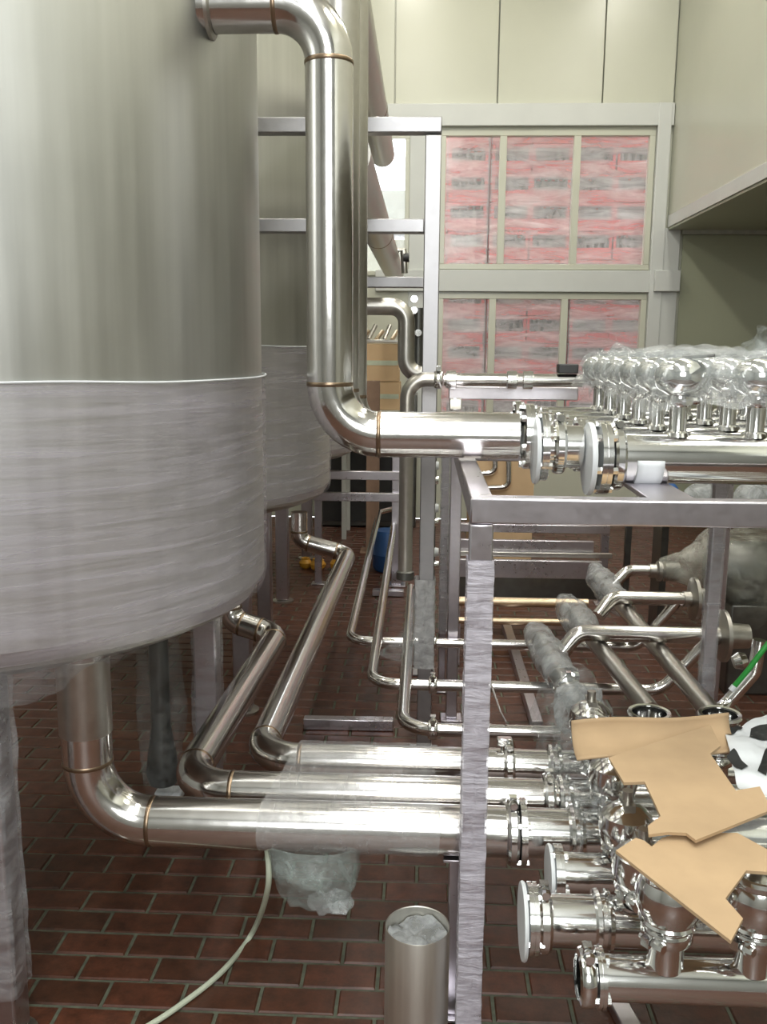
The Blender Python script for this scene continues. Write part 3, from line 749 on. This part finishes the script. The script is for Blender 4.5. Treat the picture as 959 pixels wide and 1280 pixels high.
# ============================================================ UPPER MANIFOLD
YM = 2.20; ZM = P(850, 573, YM).z; RM = .060
XM0 = X_at(746, 570, YM)
um = []
for k in range(6):
    Y = YM + .2*k; r = RM if k == 0 else .05
    z = ZM if k == 0 else ZM + .01
    lab = 'bright front pipe of the upper manifold with bolted end discs' if k == 0 else ['', 'second', 'third', 'fourth', 'fifth', 'sixth'][k] + ' pipe from the front of the upper manifold'
    x0 = XM0 if k == 0 else XM0 - .02*k + .01
    t = thing('manifold_pipe', lab, 'pipe', (x0, Y, z))
    MB().tube([(x0, Y, z), (1.24, Y, z)], r, 32).build('pipe', M_SHINE, t, sharp=50)
    um.append((t, Y, z, r))
    if k:
        flange(t, (x0, Y, z), (1, 0, 0), r, r*1.4, .008, 4)
t0, Y0_, z0_, r0_ = um[0]
# link piece between the big pipe's flange and the manifold
flange(t0, (XM0 + .012, YM, ZM), (1, 0, 0), RM, .088, .010, 6)
MB().lathe([(.0001, -.006), (.086, -.006), (.088, 0), (.086, .006), (.0001, .006)], (XM0 - .018, YM, ZM - .004), (1, 0, 0), 36).build('gasket_disc', M_WHITE, t0)
clamp(t0, (XM0 + .045, YM, ZM), (1, 0, 0), RM)
lk = thing('link_pipe', 'short bright spool joining the big upper pipe to the upper manifold', 'pipe', (XF1 + .03, YM + .06, ZM))
xl0, xl1 = XF1 + .022, XM0 - .028
MB().tube([(xl0, (YM + YT)/2, (ZM + zb)/2), (xl1, (YM + YT)/2, (ZM + zb)/2)], .052, 28).build('pipe', M_SHINE, lk, sharp=50)
flange(lk, (xl0 + .012, (YM + YT)/2, (ZM + zb)/2), (1, 0, 0), .052, .084, .007, 6, None, .6)
MB().lathe([(.0001, -.005), (.080, -.005), (.082, 0), (.080, .005), (.0001, .005)], (xl0 - .006, (YM + YT)/2 - .012, (ZM + zb)/2 - .01), (1, 0, 0), 36).build('gasket_disc', M_WHITE, lk)
clamp(lk, (xl0 + .05, (YM + YT)/2, (ZM + zb)/2), (1, 0, 0), .052)
# bracket strap under front pipe
bk = thing('pipe_bracket', 'pale saddle strap under the bright front manifold pipe', 'bracket', (X_at(800, 600, YM), YM, ZFt))
xb2 = X_at(806, 590, YM)
def strap(u, v):
    a = math.radians(180 + 180*u); return Vector((xb2 - .03 + .06*v, YM + (RM + .004)*math.cos(a), ZM + (RM + .004)*math.sin(a)))
sheet(strap, 16, 4).build('strap', M_WHITE, bk, solid=.005)
MB().box((xb2 - .012, YM - .012, ZFt + .001), (xb2 + .012, YM + .012, ZM - RM - .007)).build('stem', M_WHITE, bk, bevel=.002)
MB().box((xb2 - .05, YF + .02, ZFt - .012), (xb2 + .05, YM + .03, ZFt - .0005)).build('foot_plate', M_FRAME, bk, bevel=.002)
# valves on top
def top_valve():
    t = thing('manifold_valve', 'x', 'valve', (0, 0, 0), 'film wrapped valves on the upper manifold')
    MB().lathe([(.034, -.006), (.030, .004), (.0215, .008), (.0205, .012), (.0205, .095)], (0, 0, 0), seg=24).build('stub', M_SHINE, t, sharp=30)
    clamp(t, (0, 0, .080), (0, 0, 1), .021, up=(.3, -.95, 0))
    MB().lathe([(.020, .088), (.034, .092), (.054, .108), (.061, .13), (.058, .152), (.044, .168), (.02, .176), (.0, .178)], (0, 0, 0), seg=28).build('valve_body', M_SHINE, t)
    b = MB().bar((0, 0, .178), (.07, -.02, .184), .016, .008); b.build('handle', M_DARKMETAL, t, bevel=.002)
    def fn(u, v):
        a = 2*PI*u; z = .080 + .108*v; r = .030 + .044*math.sin(PI*min(1, v*1.02))**.6; p = Vector((r*math.cos(a), r*math.sin(a), z)); return p + wr(p + Vector((3, 1, 2)), 16, .012)
    sheet(fn, 26, 18, True).build('film_wrap', M_FILM_CLEAR, t)
    return t
tv = top_valve(); first = True
ORD = ['first', 'second', 'third', 'fourth', 'fifth', 'sixth']
xv0 = X_at(847, 535, YM)
for c_ in range(3):
    for k in range(6):
        t, Y, z, r = um[k]
        loc = (xv0 + .18*c_, Y, z + r - .002)
        if c_ == 2 and k < 2: continue
        lab = f'bagged valve, {ORD[c_]} from the flanged end, on the {ORD[k]} upper manifold pipe'
        if first: tv.location = loc; tv['label'] = lab; first = False
        else: copy_tree(tv, loc, lab)
# big film bag over the upper valves
def bag(u, v):
    x = xv0 - .09 + .66*u; Y = YM - .065 + 1.15*v
    e = min(1, 6*u)*min(1, 6*(1 - v) + .3)*min(1, 7*v + .05)
    z = ZM + .125 + .125*e**.6
    if v < .12: z -= .02*(1 - u)
    p = Vector((x, Y, z)); return p + wr(p, 8, .030) + Vector((0, 0, .012*noise.noise(p*22)))
tag(sheet(bag, 90, 90).build('film_cover', film('manifold_film', .05, .42, (12, 12, 12), (.62, .64, .64), .12, 1.0), None), 'large crumpled clear film sheet over the upper manifold valves', 'film')
def twist(u, v):
    a = 2*PI*u; b0 = P(938, 440, YM + .25); r = .05 - .03*v + .03*max(0, v - .6); p = b0 + Vector((r*math.cos(a) + .05*v, r*math.sin(a), .10*v - .03)); return p + wr(p, 20, .02)
tag(sheet(twist, 20, 14, True).build('film_knot', M_FILM_CLEAR, None), 'twisted knot of film sticking up above the upper manifold bag', 'film')
# plate beam under the header pipe
YK = 3.5
bm_ = thing('header_beam', 'pale flat beam under the slim header pipe', 'beam', (X_at(561, 490, YK), YK, 1.4))
MB().box((X_at(561, 490, YK), YK - .02, P(600, 499, YK).z), (X_at(722, 490, YK), YK + .02, P(600, 483, YK).z)).build('beam', M_FRAME, bm_, bevel=.003)
MB().box((X_at(562, 500, YK), YK - .022, P(570, 512, YK).z), (X_at(577, 500, YK), YK + .022, P(570, 497, YK).z)).build('bracket', M_SHINE, bm_, bevel=.003)

# ============================================================ FILM OVER THE FLOOR PIPES, BAG, HOSE
def over(u, v):
    # path over rear, middle and big pipe tops and round the front of the big one
    path = [(Y3 + R2*.5, ZL + R2*.87 + .004), (Y3, ZL + R2 + .003), (Y2 + .02, ZL + R2 + .006), (Y2, ZL + R2 + .005), ((Y1 + Y2)/2, ZL + R1*.98 + .003)]
    for a in range(80, -70, -15): path.append((Y1 - (R1 + .004)*math.cos(math.radians(a)), ZL + (R1 + .004)*math.sin(math.radians(a))))
    t = v*(len(path)-1); i = min(int(t), len(path)-2); fr_ = t - i
    Y = path[i][0]*(1 - fr_) + path[i+1][0]*fr_; z = path[i][1]*(1 - fr_) + path[i+1][1]*fr_
    s = (Y3 - Y)/(Y3 - Y1 + R1)
    xl = X_at(374, 938, Y3)*(1 - s) + X_at(326, 1045, Y1)*s; xr__ = X_at(540, 938, Y3)*(1 - s) + X_at(549, 1045, Y1)*s
    p = Vector((xl + (xr__ - xl)*u, Y, z)); return p + wr(p, 14, .0022) + Vector((0, 0, .0012))
fm = tag(sheet(over, 40, 60).build('film_sheet', M_FILM_HAZE, None), 'hazy film sheet stretched over the three floor pipes', 'film')
def pouch(u, v):
    ta, tb = P(330, 1058, Y1 - R1).x, P(452, 1066, Y1 - R1).x; zt_ = ZL - R1*.55; zbm = P(400, 1142, Y1 - .05).z
    a = 2*PI*u; vv = v
    cx = (ta + tb)/2*(1 - .15*vv) + (P(402, 1110, Y1).x)*(.15*vv)
    hw = (tb - ta)/2*(1 - .15*vv)*math.sqrt(max(0.0, 1 - max(0, (vv - .30)/.70)**2.4)) + .002
    dp = (.075*math.sin(PI*(.25 + .72*vv))) + .002
    p = Vector((cx + hw*math.cos(a), Y1 - .02 + dp*math.sin(a), zt_ + (zbm - zt_)*vv)); return p + wr(p, 11, .030)*(.2 + vv*.8)
pb = tag(sheet(pouch, 50, 34, True).build('plastic_bag', film('bag_film', .10, .62, (12, 12, 12), (.36, .42, .40), .15, 1.0), None), 'clear plastic bag hanging under the big lower pipe', 'bag')
def cr_(u, v):
    c = P(412, 1128, Y1 - .05); a = 2*PI*u; ph = PI*(.03 + .94*v); p = c + Vector((.055*math.sin(ph)*math.cos(a), .035*math.sin(ph)*math.sin(a), .022*math.cos(ph))); return p + wr(p, 26, .018)
sheet(cr_, 26, 16, True).build('crumple', film('crumple_film', .12, .6, (17, 17, 17), (.6, .64, .64), .12, .9), pb)
hp = [Vector((P(334, 1072, Y1 + .02).x, Y1 + .02, ZL - R1 - .004)), P(335, 1110, Y1 + .0), PZ(316, 1165, .02), PZ(280, 1212, .009), PZ(230, 1253, .009), PZ(172, 1290, .009), PZ(60, 1345, .009)]
def smooth_path(pts, n=10):
    out = []
    for i in range(len(pts)-1):
        p0, p1_, p2, p3 = pts[max(i-1, 0)], pts[i], pts[i+1], pts[min(i+2, len(pts)-1)]
        for k in range(n):
            t = k/n; out.append(.5*((2*p1_) + (p2 - p0)*t + (2*p0 - 5*p1_ + 4*p2 - p3)*t*t + (3*p1_ - p0 - 3*p2 + p3)*t**3))
    out.append(pts[-1]); return out
tag(MB().tube(smooth_path(hp), .0075, 10).build('hose', M_HOSE, None), 'thin pale hose hanging from the big lower pipe and trailing over the bricks', 'hose')

# steel pipe offcut standing on the floor
cc = PZ(522, 1157, .30); cc = Vector((cc.x, cc.y, 0)); rc_ = .077
ct = thing('steel_canister', 'open steel cylinder standing on the brick floor beside the front post', 'cylinder', cc)
hC = .30
MB().lathe([(rc_ - .003, .002), (rc_, .0), (rc_, hC), (rc_ - .001, hC + .002), (rc_ - .003, hC), (rc_ - .003, .10), (.0, .10)], cc, seg=48).build('shell', steel('brushed_canister_steel', (.78, .76, .70), .46, (60, 60, 2), .06, .12), ct, sharp=30)
def liner(u, v):
    a = 2*PI*u; r = (rc_ - .006)*v + .0005; p = cc + Vector((r*math.cos(a), r*math.sin(a), hC - .035 + .012*v)); return p + Vector((0, 0, wr(p, 22, .02).z)) 
sheet(liner, 36, 12, True).build('film_liner', M_FILM_THICK, ct)

# ============================================================ CARDBOARD, PRINTED BAG
def board(name, label, pts, zfun, th=.006, curl=0.0):
    """corrugated board piece: outline given as floor-plan points on a gently tilted sheet"""
    P3 = []
    for (px, py) in pts:
        z = zfun(px, py); P3.append(PZ(px, py, z))
    n = len(P3); nrm = Vector((0, 0, 1)); b = MB()
    vs = [p.copy() for p in P3] + [p - nrm*th for p in P3]
    fs = [list(range(n)), list(range(2*n-1, n-1, -1))] + [[i, (i+1) % n, n + (i+1) % n, n + i] for i in range(n)]
    b.add(vs, fs); o = b.build(name, M_BOARD, None, smooth=False)
    bm = bmesh.new(); bm.from_mesh(o.data); bmesh.ops.triangulate(bm, faces=[f for f in bm.faces if len(f.verts) > 4], ngon_method='EAR_CLIP'); bm.to_mesh(o.data); bm.free()
    return tag(o, label, 'cardboard')
ZB = ZL + .245
A_pts = [(761, 947), (825, 926), (888, 906), (901, 932), (888, 942), (904, 965), (920, 988), (950, 983), (959, 1000), (962, 1013), (915, 1032), (870, 1050), (858, 1041), (835, 1040), (811, 1043), (810, 1032), (826, 1020), (816, 998), (806, 977), (780, 978)]
board('cardboard_piece', 'upper torn tan cardboard piece with notched edges lying on the valves', A_pts, lambda x, y: ZB + .035 + (1000 - y)*.00012)
B_pts = [(770, 1063), (795, 1047), (806, 1051), (815, 1058), (828, 1047), (845, 1043), (862, 1041), (922, 1041), (962, 1063), (962, 1090), (933, 1088), (907, 1123), (929, 1148), (914, 1176), (840, 1118)]
board('cardboard_piece', 'lower tan cardboard piece sloping down between the two open valve cups', B_pts, lambda x, y: ZB + .012 - (y - 1060)*.0002)
def curl(u, v):
    a, b = PZ(720, 946, ZB + .01), PZ(922, 936, ZB + .01)
    p = a + (b - a)*u; t = v*1.9 - .25
    return p + Vector((0, .075*math.sin(t)*1.0 + .0, .05*(1 - math.cos(t)) - .0 + .004*math.sin(7*u)))
tag(sheet(curl, 22, 12).build('cardboard_strip', M_BOARD, None, solid=.005), 'curled brown cardboard strip behind the upper torn piece', 'cardboard')
zbag = ZB + .02
bgc = [(905, 915), (1000, 880), (1010, 985), (925, 990)]
def bagp(u, v, lift=0.0):
    a, b, c, d = [PZ(x, y, zbag) for x, y in bgc]
    p = (a*(1 - u) + b*u)*(1 - v) + (d*(1 - u) + c*u)*v
    return p + Vector((0, 0, .022*noise.noise(p*9) + .010*noise.noise(p*24) + lift))
pbg = tag(sheet(bagp, 36, 36).build('printed_bag', M_WHITE, None), 'crumpled white plastic bag with bold black print behind the cardboard', 'bag')
def stroke(u0, v0, u1, v1, wd):
    def fn(s, t):
        u = u0 + (u1 - u0)*s; v = v0 + (v1 - v0)*s; L = math.hypot(u1 - u0, v1 - v0); nx, ny = -(v1 - v0)/L, (u1 - u0)/L
        return bagp(u + nx*wd*(t - .5), v + ny*wd*(t - .5), .0022)
    sheet(fn, 18, 5).build('print_mark', M_BLACK, pbg)
stroke(.30, .20, .80, .34, .16); stroke(.66, .30, .36, .80, .13); stroke(.02, .10, .20, -.02, .12); stroke(.0, .42, .14, .70, .12); stroke(.75, .55, 1.0, .60, .16)
def clr(u, v):
    a, b, c, d = [PZ(x, y, ZB - .004) for x, y in ((900, 985), (985, 960), (1000, 1075), (925, 1045))]
    p = (a*(1 - u) + b*u)*(1 - v) + (d*(1 - u) + c*u)*v; return p + wr(p, 12, .02)
tag(sheet(clr, 20, 20).build('film_scrap', M_FILM_CLEAR, None), 'loose clear film scrap between the two cardboard pieces', 'film')

# ============================================================ REAR SKID WITH RAILS SEEN THROUGH THE STAND FRAME
YG = 5.2
sk = thing('rear_skid', 'rear skid of flat steel rails seen through the front stand frame', 'rack', (P(660, 700, YG).x, YG, 0))
def rail(py, hpx, m, xa_=560, xb__=762, Y=YG, d=.05):
    z0, z1 = P(660, py + hpx/2, Y).z, P(660, py - hpx/2, Y).z
    return MB().box((P(xa_, py, Y).x, Y - d/2, z0), (P(xb__, py, Y).x, Y + d/2, z1)).build('rail', m, sk, bevel=.003)
rail(660, 10, M_FRAME); rail(683, 16, M_FRAME, 560, 742, YG - .1, .03); rail(693, 6, M_DULL, 560, 765, YG - .14, .03); rail(711, 22, M_FRAME, 560, 752, YG - .2, .03)
for px in (772, 803):
    post(sk, P(px, 690, YG + .35).x, YG + .75, P(px, 645, YG + .75).z, .05 if px == 772 else .04, M_FRAME if px == 772 else M_DARKMETAL)
post(sk, P(562, 690, YG - .05).x, YG + .1, P(px, 650, YG).z, .04)
MB().box((P(560, 735, YG).x, YG + .03, P(660, 748, YG + .03).z), (P(765, 735, YG).x, YG + .2, P(660, 722, YG + .03).z)).build('drip_tray', M_DARKMETAL, sk, bevel=.003)
for i, (py, r_) in enumerate(((753, .026), (777, .018))):
    Yq = YG - .35 - .15*i; z = P(660, py, Yq).z
    q = thing('skid_pipe', ['upper', 'lower'][i] + ' yellowish pipe below the flat rails of the rear skid', 'pipe', (P(560, py, Yq).x, Yq, z))
    MB().tube([(P(560, py, Yq).x, Yq, z), (P(735 - 20*i, py, Yq).x, Yq, z)], r_, 18).build('pipe', M_GOLD, q, sharp=50)
    MB().lathe([(r_*.98, -.02), (r_*1.2, -.018), (r_*1.2, .018), (r_*.98, .02)], (P(590, py, Yq).x, Yq, z), (1, 0, 0), 18).build('union', M_SHINE, q)
    xk = P(572, py, Yq).x; MB().box((xk - .015, Yq - .015, .001), (xk + .015, Yq + .015, z - r_ + .002)).build('stay', M_FRAME, q)
# floor level base bars
def base_bar(px0, py0, px1, py1, label, wd=.05, ht=.05, z=.026, m=M_FRAME):
    a, b = PZ(px0, py0, z), PZ(px1, py1, z)
    return tag(MB().bar(a, b, wd, ht).build('base_bar', m, None, bevel=.004), label, 'beam')
base_bar(632, 780, 672, 908, 'flat steel base bar lying on the floor behind the front post')
base_bar(380, 903, 492, 905, 'grey base bar on the floor left of the nearest thin pipe elbow', .05, .05)
base_bar(466, 740, 505, 741, 'short pale base bar on the floor below the second tank', .06, .04)
base_bar(768, 1248, 800, 1305, 'greenish base bar on the floor below the bottom manifold pipe', .05, .03, .016)
# small fittings column between the posts
for i, py in enumerate((582, 600, 635, 652, 690, 706)):
    Yx = 4.6
    o = MB().lathe([(.0001, -.03), (.02, -.03), (.026, -.01), (.026, .01), (.02, .03), (.0001, .03)], P(541, py, Yx), (1, 0, 0), 12)
    if i == 0: col = thing('fitting_column', 'slim rod with a column of small bright fittings behind the tall rack post', 'fitting', (P(541, 700, Yx).x, Yx, 0)); MB().tube([(P(541, 700, Yx).x, Yx, .0), (P(541, 700, Yx).x, Yx, 1.25)], .012, 10).build('rod', M_DARKMETAL, col)
    o.build('fitting', M_SHINE if i % 2 else M_WHITE, col)

# background behind the tanks: rails, column, drum, fittings, boxes
Yh = 6.3
hr = thing('guard_rail', 'low grey guard rail with two bars beyond the second tank', 'railing', (P(450, 650, Yh).x, Yh, 0))
for py in (594, 621):
    z = P(450, py, Yh).z; MB().box((P(392, py, Yh).x, Yh - .02, z - .03), (P(500, py, Yh).x, Yh + .02, z + .03)).build('rail', M_FRAME, hr, bevel=.004)
post(hr, P(397, 640, Yh).x, Yh + .045, P(397, 585, Yh).z, .05)
post(hr, P(496, 640, Yh).x, Yh + .05, P(496, 560, Yh).z, .07)
cb = thing('brown_column', 'brown painted steel column behind the low guard rail', 'column', (P(466, 650, 7.4).x, 7.4, 0))
xcb = P(466, 600, 7.4).x
MB().box((xcb - .05, 7.38, .01), (xcb + .05, 7.40, 1.4)).box((xcb - .05, 7.48, .01), (xcb + .05, 7.50, 1.4)).box((xcb - .008, 7.40, .01), (xcb + .008, 7.48, 1.4)).build('column_shaft', M_TAN, cb)
MB().box((xcb - .1, 7.34, 0.001), (xcb + .1, 7.54, .01)).build('base_plate', M_TAN, cb)
dr = thing('blue_drum', 'blue plastic drum on the floor beyond the thin pipes', 'drum', (P(486, 650, 6.8).x, 6.8, 0))
xd = P(486, 650, 6.8).x
MB().lathe([(.0001, .001), (.10, .001), (.12, .03), (.12, .12), (.125, .13), (.12, .14), (.12, .27), (.10, .31), (.0001, .31)], (xd, 6.8, 0), seg=28).build('drum_body', M_BLUE, dr)
MB().lathe([(.0001, .31), (.03, .31), (.03, .335), (.0001, .335)], (xd + .04, 6.8, 0), seg=14).build('bung', M_WHITE, dr)
dk = thing('dark_cabinet', 'dark cabinet standing against the far wall behind the brown column', 'cabinet', (P(440, 600, 8.2).x, 8.2, 0))
MB().box((P(395, 600, 8.2).x, 8.47, .01), (P(520, 600, 8.2).x, 8.85, 1.25)).build('cabinet_body', M_DARKMETAL, dk, bevel=.01)
MB().box((P(400, 600, 8.2).x, 8.45, .06), (P(455, 600, 8.2).x, 8.469, 1.2)).build('door', M_BLACKFIT, dk, bevel=.004)
MB().box((P(458, 600, 8.2).x, 8.45, .06), (P(515, 600, 8.2).x, 8.469, 1.2)).build('door', M_BLACKFIT, dk, bevel=.004)
for i, (px, py, s_) in enumerate(((424, 653, .05), (444, 654, .055), (432, 641, .04), (410, 655, .045))):
    q = PZ(px, py + 4, 0.0); q.y = min(q.y, 7.2); 
    o = MB().lathe([(s_*.6, 0.001), (s_, .02), (s_*1.1, s_), (s_*.7, s_*1.6), (s_*.75, s_*1.8), (s_*.4, s_*1.8), (s_*.4, .01)], (q.x, 6.75 + .02*i, 0), (0, 0, 1), 16)
    tag(o.build('plastic_fitting', M_YEL, None), ['orange yellow plastic fitting, largest left one on the far floor', 'orange yellow plastic fitting nearest the brown column foot', 'small orange fitting between the two larger ones on the far floor', 'orange fitting nearest the second tank on the far floor'][i], 'fitting')
# cardboard boxes by the narrow window and behind the stand
def carton(x0, x1, Y, z0, z1, d, label, m=M_BOX, name='cardboard_box'):
    t = thing(name, label, 'box', ((x0 + x1)/2, Y, z0))
    MB().box((x0, Y, z0), (x1, Y + d, z1)).build('box_body', m, t, bevel=.006)
    MB().box((x0 + .01, Y - .002, (z0 + z1)/2 - .02), (x1 - .01, Y - .0005, (z0 + z1)/2 + .02)).build('tape', M_HOSE, t)
    MB().box((x0, Y, z1 + .0005), (x1, Y + d/2 - .002, z1 + .004)).build('flap', m, t)
    return t
Yc = 7.9
tb = thing('packing_table', 'table carrying the pale cardboard boxes near the narrow window', 'table', (P(478, 600, Yc).x, Yc, 0))
ztb = P(478, 513, Yc).z
MB().box((P(425, 513, Yc).x, Yc - .05, ztb - .04), (P(512, 513, Yc).x, Yc + .5, ztb)).build('table_top', M_TRIM, tb, bevel=.004)
for px in (430, 508):
    for yy in (Yc, Yc + .42): MB().box((P(px, 513, Yc).x - .02, yy, 0.001), (P(px, 513, Yc).x + .02, yy + .04, ztb - .04)).build('leg', M_TRIM, tb)
zmid = P(478, 478, Yc).z
carton(P(440, 500, Yc).x, P(500, 500, Yc).x, Yc, ztb + .001, zmid, .35, 'lower pale cardboard box on the table left of the riser pipe')
carton(P(440, 450, Yc).x, P(499, 450, Yc).x, Yc, zmid + .006, P(478, 430, Yc).z, .35, 'upper pale cardboard box stacked left of the riser pipe')
zq = P(478, 429, Yc).z
ld = thing('metal_tray', 'shallow metal tray with scrap on the upper pale cardboard box', 'tray', (P(478, 430, Yc).x, Yc + .1, zq))
MB().box((P(445, 430, Yc).x, Yc + .02, zq + .004), (P(498, 430, Yc).x, Yc + .3, zq + .03)).build('tray_body', M_DULL, ld, bevel=.005)
for i in range(5): MB().tube([(P(450 + 10*i, 420, Yc).x, Yc + .05, zq + .03), (P(452 + 9*i, 420, Yc).x + .05, Yc + .16, zq + .10 + .05*(i % 2))], .018, 10).build('scrap_piece', M_DULL if i % 2 else M_GOLD, ld)
Yo = 6.4
carton(P(588, 600, Yo).x, P(668, 600, Yo).x, Yo, .001, P(620, 574, Yo).z, .4, 'tan cardboard box standing on the floor behind the U shaped small pipes')
for i, (pa, pb_, pc_) in enumerate(((( 619, 560), (619, 591), (598, 592)), ((636, 560), (636, 609), (603, 610)))):
    Yj = 6.36; pts = [P(x, y_, Yj) for x, y_ in (pa, pb_, pc_)]
    pipe('small_pipe', ['upper', 'lower'][i] + ' small J bent pipe below the big upper pipe', 'pipe', pts, .02, .05, M_PIPE, False, 14)
for i, (px, py, s_) in enumerate(((880, 612, .11), (830, 608, .09), (945, 612, .14))):
    Yj = 5.4; c0 = P(px, py + 14, Yj)
    def lump(u, v, c0=c0, s_=s_):
        a = 2*PI*u; ph = PI*(.02 + .96*v); p = c0 + Vector((s_*math.sin(ph)*math.cos(a), s_*.7*math.sin(ph)*math.sin(a), .11*math.cos(ph))); return p + wr(p, 8, .03)
    o = sheet(lump, 24, 16, True).build('film_bundle', M_FILM_THICK if i != 1 else M_BLUE, None)
    tag(o, ['white film bundle behind the upper manifold, middle one', 'dark blue bundle behind the upper manifold', 'white film bundle behind the upper manifold, at the picture edge'][i], 'bundle')
sh = thing('rear_shelf', 'dark low shelf carrying film bundles behind the stand frame', 'shelf', (P(880, 640, 5.4).x, 5.4, 0))
zs = P(880, 633, 5.4).z - .06
MB().box((P(812, 640, 5.4).x, 5.2, zs - .03), (P(1010, 640, 5.4).x, 5.75, zs)).build('shelf_board', M_DARKMETAL, sh, bevel=.004)
for px in (828, 1000): MB().box((P(px, 640, 5.4).x - .02, 5.3, .001), (P(px, 640, 5.4).x + .02, 5.5, zs - .03)).build('leg', M_DARKMETAL, sh)
